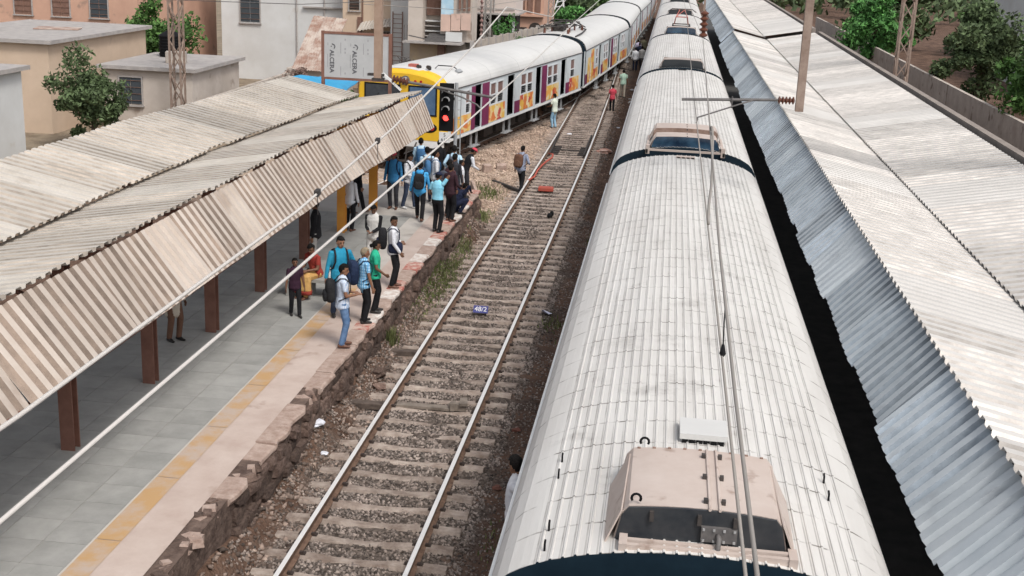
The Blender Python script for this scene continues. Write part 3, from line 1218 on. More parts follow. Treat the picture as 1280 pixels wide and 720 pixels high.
def right_train():
    proto = thing('train_coach', RT_LAB[0], 'train coach', (0.55, RY0, 0), 0, 'coaches of the parked train')
    coach_shell(proto, LC, [('door', 2.9, 4.05)] + [o for o in GEN if o[0] != 'print' and o[1] > 4.2], True, m_grey, m_troof, livery=False, detailed=False)
    gangway(proto, LC, .90)
    coaches = [proto]
    for i in range(1, 8):
        idx = i if i < 7 else -1
        lab = RT_LAB[i] if i < 7 else 'pale ribbed roof coach below the footbridge, behind the big hood'
        c = copy_tree(proto, None, Matrix.Translation((0.55, RY0 + PITCH_C * idx, 0)))
        c['label'] = lab
        coaches.append(c)
    # roof gear, coach by coach
    r = coaches[0]
    r.matrix_world = Matrix.Translation((0.55, RY0 - .36, 0))
    hood(r, .24, 1.54, m_hoodface)
    v = MB()
    v.bb(-.17, .31, 2.42, 2.87, 3.80, 3.86)
    v.bb(-.15, .29, 2.46, 2.85, 3.74, 3.80)
    vo = v.build('vent_box', m_lroof, r, world=False)
    lv = MB()
    for k in range(6):
        lv.bb(-.145 + k * .073, -.145 + k * .073 + .058, 2.425, 2.458, 3.742, 3.798)
    lv.build('louvre', m_black, vo, world=False)
    for x, y in ((-1.33, 2.12), (-1.33, 1.72), (-1.31, .58), (-1.31, .20), (1.25, 2.1), (1.25, 1.7)):
        MB().tube([(x, y, roof_z(x)), (x, y, roof_z(x) + .07), (x, y + .04, roof_z(x) + .085)], .010, 6).build('roof_peg', m_black, r, world=False)
    for x in (-.30, .38):
        MB().bb(x - .02, x + .02, 1.55, 1.61, 3.72, 3.78).build('roof_lug', m_darkiron, r, world=False)
    r = coaches[1]
    hood(r, .04, .80, m_hoodblue, full=False, wb=.86, wt=.74, h=.24)
    hood(r, 1.15, 2.1, m_brownedge, full=False, wb=.86, wt=.76, h=.30)
    b = MB()
    b.bar((-.95, -.25, 3.70), (.95, -.25, 3.70), .05, .05)
    for s in (-1, 1):
        b.bar((s * .95, -.3, 3.66), (s * .95, 2.1, 3.66), .05, .10)
        b.bb(s * .93 - .05, s * .93 + .05, -.30, -.16, 3.60, 3.82)
    b.build('hood_frame', m_hood, r, world=False)
    for k in range(5):
        MB().bb(.02, .05, .1 + k * .42, .16 + k * .42, 3.99 if k < 2 else 4.05, 4.03 if k < 2 else 4.09).build('hinge_knuckle', m_darkiron, r, world=False)
    # louvred strip at the far end of the first coach, in front of that hood
    v = MB()
    v.bb(-.22, .22, 20.0, 20.2, 3.765, 3.80)
    vo = v.build('vent_box', m_hood, coaches[0], world=False)
    for k in range(4):
        MB().bb(-.2 + k * .11, -.2 + k * .11 + .07, 19.985, 19.998, 3.766, 3.79).build('louvre', m_black, vo, world=False)
    r = coaches[2]
    t = hood(r, .04, 1.0, m_glassd, full=False, wb=.88, wt=.76, h=.30)
    MB().bar((-.78, 1.0, 4.03), (.78, 1.0, 4.03), .10, .06).build('hood_rim', m_brownedge, t, world=False)
    v = MB().bb(-.16, .16, -1.25, -1.1, 3.765, 3.80).build('vent_box', m_black, r, world=False)
    r = coaches[3]
    hood(r, .04, .9, m_hoodblue, full=False, wb=.88, wt=.76, h=.30)
    pantograph(r, 3.2, True, m_pantored)
    bx = MB()
    bx.bb(-.85, -.35, 1.2, 2.0, 3.70, 3.98)
    bx.bb(.35, .85, 1.2, 2.0, 3.70, 3.98)
    bx.build('roof_resistor', m_darkiron, r, world=False)
    for i in (4, 5, 6):
        hood(coaches[i], .04, .9, m_glassd, full=False, wb=.88, wt=.76, h=.28)
        if i == 4:
            q = MB()
            for k in range(6):
                q.bb(-.8 + k * .28, -.62 + k * .28, 1.2, 1.9, 3.70, 3.95)
            q.build('roof_resistor', m_darkiron, coaches[i], world=False)


right_train()

# ---- white and yellow train on the diverging track
C1 = [('win', 1.90, 2.46), ('door', 3.05, 3.94), ('leaf', 2.62, 3.04), ('leaf', 3.95, 4.80), ('win', 4.98, 5.78), ('win', 5.92, 6.76), ('door', 7.37, 8.39), ('low', 8.40, 9.2),
      ('win', 9.28, 10.15), ('win', 10.27, 11.12), ('door', 11.70, 12.63), ('leaf', 12.64, 13.45), ('win', 13.62, 14.48), ('win', 14.6, 15.45), ('door', 16.11, 17.05), ('low', 17.06, 17.75),
      ('win', 17.85, 18.72), ('print', .35, 2.58, 1.84), ('print', 4.84, 7.0, 1.83), ('print', 9.22, 11.3, 1.83), ('print', 13.5, 15.7, 1.83), ('print', 17.78, 19.6, 1.83)]
C2 = [('low', .3, 1.1), ('print', 1.1, 2.0, 2.5), ('leafp', 2.3, 3.3), ('win', 4.2, 5.0), ('door', 5.6, 6.6), ('print', 3.4, 5.3, 1.7), ('low', 6.62, 7.3), ('win', 7.6, 8.4), ('win', 8.6, 9.4), ('print', 7.3, 9.6, 1.8), ('door', 10.0, 11.0), ('leaf', 11.0, 11.8),
      ('win', 12.2, 13.0), ('win', 13.2, 14.0), ('print', 11.9, 14.2, 1.8), ('door', 14.7, 15.7), ('win', 16.4, 17.2), ('win', 17.4, 18.2), ('print', 16.0, 19.8, 1.7)]


def cab(root):
    def prof(y, k, zt):
        pts = [(-p[0], p[1]) for p in reversed(HALF)] + [(p[0], p[1]) for p in HALF[1:]]
        ring = [Vector((x * k, y, 2.2 + (z - 2.2) * zt)) for x, z in pts]
        ring += [Vector((1.825 * k, y, 1.9)), Vector((1.825 * k, y, 1.06)), Vector((-1.825 * k, y, 1.06)), Vector((-1.825 * k, y, 1.9))]
        return list(reversed(ring))
    q = MB()
    q.loft([prof(-.42, .93, .865), prof(-.38, .955, .90), prof(-.25, .985, .965), prof(0.0, 1.0, 1.0)])
    q.build('cab_front', m_yellow, root, world=False)
    # pale cap over the yellow brow
    c = MB()
    c.loft([[p + Vector((0, 0, .012)) for p in prof(-.24, .88, .968)][4:-4], [p + Vector((0, 0, .012)) for p in prof(.02, .97, 1.0)][4:-4]], cap=False, close=False)
    w = c.build('roof_brow', m_lroof, root, world=False)
    for (x0, x1, m) in ((.40, 1.45, m_cabglass), (-1.42, -.05, m_cabglass2)):
        f = MB()
        f.bb(x0 - .06, x1 + .06, -.440, -.405, 2.00, 3.12)
        fo = f.build('windscreen', m_black, root, world=False)
        MB().bb(x0, x1, -.450, -.441, 2.06, 3.06).build('pane', m, fo, world=False)
        MB().bar((x0 + .2, -.462, 2.1), (x0 + .55, -.462, 2.75), .018, .012, up=(0, 1, 0)).build('wiper', m_black, fo, world=False)
    h = MB()
    h.tube([(.22, -.50, 3.30), (.22, -.32, 3.30)], .17, 20)
    ho = h.build('headlight', m_darktube, root, world=False)
    MB().ell((.22, -.50, 3.30), (.13, .03, .13)).build('lens', m_lamp, ho, world=False)
    for x in (-.25, .62, .85):
        MB().tube([(x, -.46, 3.28), (x, -.36, 3.28)], .05, 10).build('marker_lamp', m_redlens, root, world=False)
    for s in (-1, 1):
        t = MB()
        t.ell((s * 1.18, -.425, 1.56), (.36, .03, .20), 20, 8)
        to = t.build('tail_lamp', m_black, root, world=False)
        for d in (-.14, .15):
            MB().ell((s * 1.18 + d, -.455, 1.56), (.11, .025, .11)).build('lens', m_redlens, to, world=False)
    g = MB()
    g.bb(-1.68, 1.68, -.41, .0, .78, 1.055)
    g.build('buffer_beam', m_white, root, world=False)
    k = MB()
    k.bb(-.2, .2, -.75, -.40, .80, 1.0)
    k.bb(-.32, .32, -.95, -.75, .76, 1.05)
    for x in (-.9, -.7, .7, .9):
        k.tube([(x, -.42, .95), (x, -.55, .85), (x, -.55, .45), (x, -.45, .35)], .03, 6)
    k.build('coupler', m_darkiron, root, world=False)
    cw = MB()
    for i in range(9):
        x = -1.3 + i * .325
        cw.bar((x, -.45, .72), (x * .95, -.55, .22), .05, .05)
    cw.bar((-1.35, -.55, .22), (1.35, -.55, .22), .08, .08)
    cw.build('cattle_guard', m_darkiron, root, world=False)
    for x in (.55, .95):
        hn = MB()
        hn.tube([(x, .25, 3.80), (x, -.02, 3.80)], [.03, .075], 10)
        hn.box((x, .2, 3.74), (.08, .12, .12))
        hn.build('horn', m_darkiron, root, world=False)
    MB().bb(.1, .42, .1, .4, 3.74, 3.86).build('roof_lamp_box', m_pantored, root, world=False)
    a = MB()
    a.tube([(.9, .9, 3.68), (1.1, .7, 3.82), (1.35, 1.7, 3.72), (1.42, 2.0, 3.56)], .02, 6)
    a.build('roof_cable', m_black, root, world=False)
    MB().box((1.5, 1.95, 3.53), (.16, .5, .06), R=Matrix.Rotation(rot(35), 3, 'Y')).build('roof_vent', m_grey, root, world=False)
    # mirror-side window strip and handrail
    hr = MB()
    hr.tube([(1.86, .5, 1.2), (1.90, .5, 1.3), (1.90, .5, 2.5), (1.86, .5, 2.6)], .018, 6)
    hr.build('handrail', m_steel, root, world=False)


def left_train():
    ends = [((-10.02, 46.97), (-6.38, 66.94), C1), ((-6.33, 67.72), (-4.75, 88.25), C2), ((-4.72, 89.0), (-4.6, 109.6), GEN), ((-4.58, 110.4), (-4.12, 131.0), GEN), ((-4.1, 131.8), (-4.05, 152.4), GEN), ((-4.05, 153.2), (-4.05, 173.8), GEN)]
    labs = ['yellow fronted white driving coach with maroon doors and orange printed panels',
            'white coach with lowered pantograph coupled behind the yellow fronted driving coach',
            'white coach third in line behind the yellow fronted driving coach',
            'white coach fourth in line behind the yellow fronted driving coach',
            'white coach fifth in line behind the yellow fronted driving coach',
            'white coach sixth in line behind the yellow fronted driving coach']
    gen = None
    for i, (a, b, lay) in enumerate(ends):
        d = Vector((b[0] - a[0], b[1] - a[1], 0))
        L = d.length
        rz = -math.atan2(d.x, d.y)
        M = Matrix.Translation((a[0], a[1], 0)) @ Matrix.Rotation(rz, 4, 'Z')
        if gen is not None:
            o = copy_tree(gen, None, M)
            o['label'] = labs[i]
            continue
        r = thing('train_coach', labs[i], 'train coach', (a[0], a[1], 0), rz, 'coaches of the white and yellow train')
        coach_shell(r, L, lay, False, m_twall, m_lroof, livery=True, detailed=(i < 2), mirror_left=True)
        gangway(r, L, .78)
        # black end rim that outlines each roof end
        q = MB()
        pts = [(-p[0], p[1]) for p in reversed(HALF)] + [(p[0], p[1]) for p in HALF[1:]]
        for y0 in ((L - .13,) if i == 0 else (.02, L - .13)):
            outer = [[Vector((x * 1.012, y, z + .02)) for x, z in pts] + [Vector((1.845, y, 1.1))] + [Vector((1.70, y, 1.1))] + [Vector((x * .97, y, z - .04)) for x, z in reversed(pts)] + [Vector((-1.70, y, 1.1)), Vector((-1.845, y, 1.1))] for y in (y0, y0 + .11)]
            q.loft([list(reversed(outer[0])), list(reversed(outer[1]))])
        q.build('end_rim', m_black, r, world=False)
        if i == 0:
            cab(r)
            for yy in (5.0, 9.0, 13.0, 17.0):
                s = MB()
                s.loft([[Vector((x, y, z + .004)) for x, z in pts] for y in (yy, yy + .03)], cap=False, close=False)
                s.build('roof_seam', m_grey, r, world=False)
        if i == 1:
            pantograph(r, 3.4, False, m_darkiron)
            g = MB()
            g.tube([(-1.0, 1.0, 3.95), (-.9, 2.2, 4.0), (-1.0, 5.2, 3.98)], .03, 6)
            g.tube([(1.15, .6, 3.66), (1.2, 2.5, 3.72), (1.0, 5.4, 3.75), (.5, 6.0, 3.8)], .04, 6)
            g.tube([(-.6, 5.6, 3.75), (-.6, 5.6, 4.1), (.5, 6.2, 4.1), (.5, 6.2, 3.78)], .03, 6)
            for k in range(10):
                rr_ = random.Random(k)
                a_ = V(rr_.uniform(-1.0, .9), rr_.uniform(1.0, 5.6), rr_.uniform(3.85, 4.1))
                g.tube([a_, a_ + V(rr_.uniform(-.5, .5), rr_.uniform(-.8, .8), rr_.uniform(.05, .3)), a_ + V(rr_.uniform(-.6, .6), rr_.uniform(-1.2, 1.2), rr_.uniform(-.05, .1))], .03, 6)
            g.build('roof_busbar', m_darkiron, r, world=False)
            MB().bb(-.55, .1, 2.6, 3.9, 3.75, 4.0).build('roof_case', m_darkiron, r, world=False)
            for (x, y) in ((-.7, 1.3), (.6, 1.4), (-.1, 5.3), (.8, 5.2)):
                MB().tube([(x, y, 3.70), (x, y, 3.95), (x, y, 4.0)], [.08, .06, .03], 8).build('insulator', m_insul, r, world=False)
        if i == 2:
            gen = r


left_train()

# ------------------------------------------------------------------ platform shelters of corrugated sheet
m_sheet = mat('sheet_dusty_beige', (0.44, 0.37, 0.315), (0.52, 0.455, 0.40), 1.2, 0.6, rand=.12, spots=((0.37, 0.30, 0.25), 1.1, .60))
m_sheet_up = mat('sheet_dusty_cream', (0.41, 0.375, 0.33), (0.49, 0.455, 0.41), 1.0, 0.65, rand=.10, spots=((0.34, 0.30, 0.255), 1.1, .60))
m_sheet_blue = mat('sheet_bluish_grey', (0.36, 0.40, 0.43), (0.46, 0.495, 0.52), 1.1, 0.5, rand=.14, spots=((0.31, 0.335, 0.36), 1.2, .62))
m_sheet_grey = mat('sheet_pale_grey', (0.49, 0.47, 0.445), (0.56, 0.54, 0.515), 0.9, 0.6, rand=.08, spots=((0.44, 0.415, 0.385), 1.0, .62))
m_orange = mat('post_orange', (0.66, 0.30, 0.045), (0.58, 0.24, 0.04), 3, 0.55)
m_brown = mat('post_brown', (0.16, 0.075, 0.055), (0.22, 0.11, 0.08), 4, 0.65)
m_tin = mat('tin_rusty', (0.27, 0.16, 0.12), (0.47, 0.40, 0.35), 1.1, 0.8, lo=.38, hi=.6)


RIB_DIRT_SHADE = {}


def rib_dirt_shade(m):
    if m.name not in RIB_DIRT_SHADE:
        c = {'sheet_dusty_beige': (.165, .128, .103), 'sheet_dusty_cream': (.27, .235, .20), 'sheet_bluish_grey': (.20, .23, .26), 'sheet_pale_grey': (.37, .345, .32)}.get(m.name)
        RIB_DIRT_SHADE[m.name] = mat(m.name + '_rib_dirt_shade', c, tuple(q * 1.7 for q in c), 2.2, .8, rand=.3) if c else m
    return RIB_DIRT_SHADE[m.name]


def sheet(root, a, b, c, d, m, pitch=.25, amp=.045, name='roof_sheet'):
    """corrugated sheet; a-b is the lower edge along the ribs' ends, d-c the upper edge; ribs run a->d"""
    a, b, c, d = Vector(a), Vector(b), Vector(c), Vector(d)
    w = (b - a).length
    nrib = max(2, round(w / pitch))
    nrm = (b - a).cross(d - a).normalized()
    if nrm.z < 0:
        nrm = -nrm
    us = []
    for k in range(nrib):
        for t, h in ((0, 0), (.32, 0), (.42, 1), (.90, 1)):
            us.append(((k + t) / nrib, h))
    us.append((1.0, 0))
    top0 = [a.lerp(b, u) + nrm * (h * amp) for u, h in us]
    top1 = [d.lerp(c, u) + nrm * (h * amp) for u, h in us]
    t = nrm * -.006
    mb = MB()
    mb.loft([top0 + [p + t for p in reversed(top0)], top1 + [p + t for p in reversed(top1)]])
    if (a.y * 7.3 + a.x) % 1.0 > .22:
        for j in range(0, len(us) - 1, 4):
            mb.m[j] = mb.m[j + 1] = 1  # valley dirt, plus shade painted on the rib sides facing the camera
    return mb.build(name, [m, rib_dirt_shade(m)], root)


def shelter_left():
    root = thing('platform_shelter', 'beige corrugated butterfly shelter on orange and brown posts over the crowded platform', 'shelter', (-8.5, 22, PLAT_Z))

    def ex(y):
        return -7.25 + .024 * max(0, y - 26)

    def rx(y):
        return -8.0 + .055 * max(0, y - 26)
    y0, y1, w = 5.0, 37.0, 1.0
    rng = random.Random(2)
    n = int((y1 - y0) / w)
    for i in range(n):
        ya, yb = y0 + i * w, y0 + (i + 1) * w + .03
        j = rng.uniform(-.012, .012)
        e = rng.uniform(-.03, .03)
        # steep apron towards the track
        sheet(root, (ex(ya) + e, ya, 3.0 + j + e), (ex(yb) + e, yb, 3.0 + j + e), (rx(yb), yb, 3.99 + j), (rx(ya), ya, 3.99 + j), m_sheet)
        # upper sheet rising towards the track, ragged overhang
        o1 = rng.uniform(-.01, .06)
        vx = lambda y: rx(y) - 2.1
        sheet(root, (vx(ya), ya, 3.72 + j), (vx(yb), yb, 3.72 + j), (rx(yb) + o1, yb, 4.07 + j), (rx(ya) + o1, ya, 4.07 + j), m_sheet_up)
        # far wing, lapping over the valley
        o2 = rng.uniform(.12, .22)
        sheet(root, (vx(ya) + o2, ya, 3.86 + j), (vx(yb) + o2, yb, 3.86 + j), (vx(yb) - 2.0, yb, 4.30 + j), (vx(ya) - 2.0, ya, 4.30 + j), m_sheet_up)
    y = 34.86
    k = 0
    while y > 5.5:
        x = -8.45 + .045 * (y - 32) if y > 26 else -8.7
        zt = 3.72 + (x - (rx(y) - 2.1)) * .195 - .10
        p = MB()
        p.bb(x - .11, x + .11, y - .10, y - .075, PLAT_Z, zt)
        p.bb(x - .11, x + .11, y + .075, y + .10, PLAT_Z, zt)
        p.bb(x - .03, x + .03, y - .075, y + .075, PLAT_Z, zt)
        p.build('post', m_orange if k < 2 else m_brown, root)
        r = MB()
        r.bar((ex(y) - .05, y, 2.97), (rx(y) - .02, y, 3.91), .05, .09)
        r.bar((rx(y), y, 3.95), (rx(y) - 2.1, y, 3.62), .06, .11)
        r.bar((rx(y) - 2.1, y, 3.64), (rx(y) - 4.05, y, 4.16), .06, .11)
        r.bar((x, y, 2.9), (ex(y) - .25, y, 3.2), .05, .06)
        r.bar((x, y, 3.0), (rx(y) - 2.6, y, 3.72), .05, .06)
        r.build('rafter', m_brown, root)
        y -= 3.03
        k += 1
    for f, z in ((lambda y: ex(y) - .08, 2.985), (lambda y: rx(y) - .06, 3.90), (lambda y: rx(y) - 1.0, 3.79), (lambda y: rx(y) - 3.0, 3.87), (lambda y: rx(y) - 4.0, 4.15)):
        q = MB()
        q.bar((f(y0), y0, z), (f(26), 26, z), .05, .07)
        q.bar((f(26), 26, z), (f(y1), y1, z), .05, .07)
        q.build('purlin', m_brown, root)


shelter_left()


m_conc0 = mat('dirty_light_block_wall', (.20, .17, .15), (.28, .24, .21), 1.5, .9)


def shelter_right():
    rng = random.Random(4)
    for (ya, yb, off, lab) in ((6.0, 69.8, 0, 'pale grey sheet canopy with bluish apron along the parked train'), (72.6, 124, .16, 'farther pale grey sheet canopy past the dark gap in the roof')):
        root = thing('platform_shelter', lab, 'shelter', (5.4, (ya + yb) / 2, PLAT_Z))
        w = 1.075
        n = int((yb - ya) / w)
        w = (yb - ya) / n
        for i in range(n):
            a, b = ya + i * w, ya + (i + 1) * w - .012
            j = rng.uniform(-.02, .02)
            e = rng.uniform(-.03, .05)
            x0 = 2.66 + off
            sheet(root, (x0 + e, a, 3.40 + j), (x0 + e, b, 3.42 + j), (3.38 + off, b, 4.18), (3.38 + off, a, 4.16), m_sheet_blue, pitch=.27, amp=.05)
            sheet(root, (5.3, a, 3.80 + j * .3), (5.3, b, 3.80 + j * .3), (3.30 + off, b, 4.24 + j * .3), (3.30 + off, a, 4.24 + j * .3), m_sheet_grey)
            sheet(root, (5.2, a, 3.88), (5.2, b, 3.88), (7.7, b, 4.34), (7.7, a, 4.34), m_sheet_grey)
        MB().bb(7.85, 8.05, ya, yb, PLAT_Z, 4.45).build('light_block_wall', m_conc0, root)  # added unseen wall, keeps daylight out from under the canopy
        y = ya + 1.5
        while y < yb:
            p = MB()
            p.bb(5.1, 5.3, y - .1, y + .1, PLAT_Z, 3.70)
            p.build('post', m_brown, root)
            r = MB()
            r.bar((2.75 + off, y, 3.42), (3.36 + off, y, 4.06), .05, .08)
            r.bar((3.36 + off, y, 4.10), (5.25, y, 3.70), .06, .10)
            r.bar((5.25, y, 3.72), (7.6, y, 4.22), .06, .10)
            r.build('rafter', m_brown, root)
            y += 4.0


shelter_right()

# ------------------------------------------------------------------ overhead line
m_portal = mat('portal_steel', (0.20, 0.14, 0.11), (0.29, 0.22, 0.18), 5, 0.7)
m_mast = mat('mast_steel', (0.25, 0.235, 0.225), (0.34, 0.32, 0.30), 5, 0.65)


def lattice(mb, a, b, w, n, t=.05):
    """square lattice girder between two points"""
    a, b = Vector(a), Vector(b)
    d = (b - a).normalized()
    up = Vector((0, 0, 1)) if abs(d.z) < .9 else Vector((0, 1, 0))
    x = d.cross(up).normalized()
    y = d.cross(x)
    cs = [(x * sx + y * sy) * (w / 2) for sx, sy in ((-1, -1), (1, -1), (1, 1), (-1, 1))]
    for c in cs:
        mb.bar(a + c, b + c, t, t)
    for i in range(n):
        p0, p1 = a.lerp(b, i / n), a.lerp(b, (i + 1) / n)
        for k in range(4):
            c0, c1 = cs[k], cs[(k + 1) % 4]
            if (i + k) % 2:
                c0, c1 = c1, c0
            mb.bar(p0 + c0, p1 + c1, t * .6, t * .6)


def insulator(mb, a, b, r=.06, n=6):
    a, b = Vector(a), Vector(b)
    pts, rs = [], []
    for i in range(n):
        for t, q in ((.1, .45), (.4, 1.0), (.6, 1.0), (.9, .45)):
            pts.append(a.lerp(b, (i + t) / n))
            rs.append(r * q)
    mb.tube(pts, rs, 10)


def portal(y, xl, xr, zb, label):
    root = thing('overhead_line_portal', label, 'line portal', ((xl + xr) / 2, y, -.2))
    for x in (xl, xr):
        q = MB()
        lattice(q, (x, y, -.25), (x, y, zb + .7), .45, 14, .07)
        q.build('mast', m_portal, root)
    q = MB()
    lattice(q, (xl, y, zb + .35), (xr, y, zb + .35), .6, 26, .07)
    q.build('boom', m_portal, root)
    return root


P1 = portal(26.0, -18.8, 8.6, 9.0, 'brown lattice portal spanning the tracks above the shelter with two hanging arms')
# arm above the middle track
q = MB()
q.bb(-6.20, -6.04, 25.92, 26.08, 5.66, 9.05)
o = q.build('drop_arm', mat('drop_arm_brown', (0.27, 0.18, 0.13), (0.36, 0.26, 0.20), 3, .7), P1)
q = MB()
q.bb(-6.24, -6.00, 25.90, 26.10, 5.60, 5.655)
q.bb(-6.34, -5.98, 25.94, 26.06, 5.70, 5.75)
q.build('end_plate', m_darkiron, o)
q = MB()
q.bar((-6.05, 26, 5.74), (-5.80, 26, 5.60), .05, .05)
q.bar((-6.02, 26, 5.76), (-5.62, 26, 5.42), .045, .045)
q.build('bracket', m_white, o)
q = MB()
insulator(q, (-5.82, 26, 5.66), (-5.46, 26, 5.60), .085, 5)
q.build('insulator', m_insul, P1)
q = MB()
q.tube([(-5.46, 26, 5.60), (-3.58, 26, 5.37)], .030, 8)
q.build('registration_tube', m_darktube, P1)
q = MB()
q.tube([(-5.0, 26, 5.55), (-4.3, 26.02, 5.34), (-3.98, 26.03, 5.20), (-3.88, 26.03, 5.10)], .018, 6)
q.build('steady_arm', m_darktube, P1)
# arm above the parked train
q = MB()
q.bb(2.62, 2.78, 25.82, 25.98, 5.45, 9.05)
o = q.build('drop_arm', m_portal, P1)
q = MB()
insulator(q, (2.60, 25.9, 5.66), (2.25, 25.88, 5.66), .08, 5)
q.build('insulator', m_insul, P1)
q = MB()
q.tube([(2.25, 25.88, 5.66), (.31, 25.7, 5.59)], .030, 8)
q.build('registration_tube', m_darktube, P1)
q = MB()
q.tube([(1.80, 25.85, 5.64), (1.56, 25.72, 5.58), (.72, 25.7, 5.26), (.66, 25.7, 5.24), (.645, 25.7, 5.12)], .016, 6)
q.bar((1.33, 25.75, 5.70), (1.33, 25.75, 5.46), .025, .025)
q.build('steady_arm', m_darktube, P1)

P2 = portal(50.4, -20.5, 9.0, 9.0, 'second brown lattice portal farther along with a long insulator string')
q = MB()
q.bb(1.18, 1.26, 50.36, 50.44, 5.6, 9.05)
q.build('drop_arm', m_portal, P2)
q = MB()
insulator(q, (1.24, 50.4, 6.2), (1.26, 50.4, 5.15), .17, 5)
q.build('insulator', m_insul, P2)


def wire(pts, r, label, name='overhead_wire', m=None):
    q = MB()
    q.tube(pts, r, 6)
    return tag(q.build(name, m or m_wire, smooth=True), label, 'wire', 'overhead line wires')


wire([(.60, -15, 5.4), (.60, 30, 5.4), (.66, 60, 5.42), (.55, 110, 5.45), (.55, 190, 5.5)], .011, 'lower straight contact wire above the parked train')
wire([(.62, -24, 6.5), (.60, -5, 5.8), (.59, 2, 5.72), (.605, 8, 5.70), (.63, 12, 5.72), (.65, 17.7, 6.09), (.80, 26, 5.85), (1.25, 50.4, 5.15), (.9, 62, 5.6), (.6, 80, 6.2), (.55, 110, 6.0), (.55, 190, 6.1)], .013, 'sagging upper messenger wire above the parked train')
wire([(.652, 17.7, 6.12), (.655, 17.75, 6.16), (.665, 17.62, 6.17), (.68, 17.4, 6.05), (.66, 16.4, 5.85), (.64, 15.6, 5.72), (.60, 14.9, 5.60), (.595, 14.6, 5.50), (.60, 14.55, 5.44)], .017, 'thick grey jumper cable hooked between the two wires above the parked train')
q = MB()
q.tube([(.625, 10.3, 5.71), (.61, 10.0, 5.60), (.605, 9.75, 5.42)], .006, 6)
q.tube([(.607, 9.82, 5.47), (.605, 9.78, 5.445), (.604, 9.74, 5.42), (.603, 9.72, 5.40)], [.012, .02, .028, .012], 8)
tag(q.build('dropper', m_black), 'thin black dropper with a small clamp below the messenger wire', 'wire')
wire([(-3.36, -15, 5.5), (-3.38, 11, 5.5), (-3.43, 20.5, 5.5), (-3.5, 28.4, 5.5), (-3.9, 52, 5.5), (-4.4, 90, 5.5), (-4.3, 160, 5.5)], .0155, 'lower pale wire crossing above the platform crowd', m=m_wirep)
wire([(-3.42, -20, 7.2), (-3.42, 0, 6.05), (-3.42, 6, 5.97), (-3.42, 11.2, 6.03), (-3.42, 14.53, 6.2), (-3.42, 15.36, 6.24), (-3.42, 21.6, 6.77), (-3.42, 26, 7.25), (-3.6, 38, 6.4), (-3.8, 50.4, 7.0), (-4.3, 80, 6.2), (-4.3, 160, 6.4)], .0145, 'upper pale wire with clamps crossing above the shelter', m=m_wirep)
for y, z, lab in ((11.92, 6.07, 'dark clamp and dropper on the upper pale wire over the shelter apron'), (14.53, 6.2, 'thin dropper hanging from the upper pale wire next to the orange posts')):
    q = MB()
    q.bar((-3.42, y - .05, z), (-3.42, y + .05, z + .01), .045, .06)
    q.tube([(-3.42, y, z), (-3.415, y, z - .22)], .0045, 5)
    tag(q.build('dropper', m_darkiron), lab, 'wire')
wire([(-9.9, 40, 6.4), (-8.9, 52, 5.7), (-7.0, 70, 5.6), (-4.9, 92, 5.6), (-4.3, 130, 5.7)], .012, 'thin wire slung above the white and yellow train')
wire([(-30, 62, 4.9), (-18, 60, 5.15), (-12, 63, 5.55), (-9, 70, 5.5)], .02, 'thin cable strung in front of the white and beige houses', m=m_darktube)

# ------------------------------------------------------------------ text helper
def text_mesh(name, s, size, M, m, parent):
    cu_ = bpy.data.curves.new(name, 'FONT')
    cu_.body = s
    cu_.size = size
    cu_.align_x = 'CENTER'
    cu_.align_y = 'CENTER'
    cu_.extrude = .002
    cu_.offset = .004 if s == 'ALCERA' else 0
    t = bpy.data.objects.new(name, cu_)
    COL.link(t)
    dg = bpy.context.evaluated_depsgraph_get()
    me = bpy.data.meshes.new_from_object(t.evaluated_get(dg))
    bpy.data.objects.remove(t)
    me.transform(M)
    if parent is not None:
        me.transform(WM[parent].inverted())
    me.materials.clear()
    me.materials.append(m)
    o = bpy.data.objects.new(name, me)
    COL.link(o)
    o.parent = parent
    WM[o] = WM[parent]
    return o


def face_cam(x, y, z, roll=0.0):
    """text standing upright, facing -Y"""
    return Matrix.Translation((x, y, z)) @ Matrix.Rotation(math.pi / 2, 4, 'X') @ Matrix.Rotation(roll, 4, 'Z')


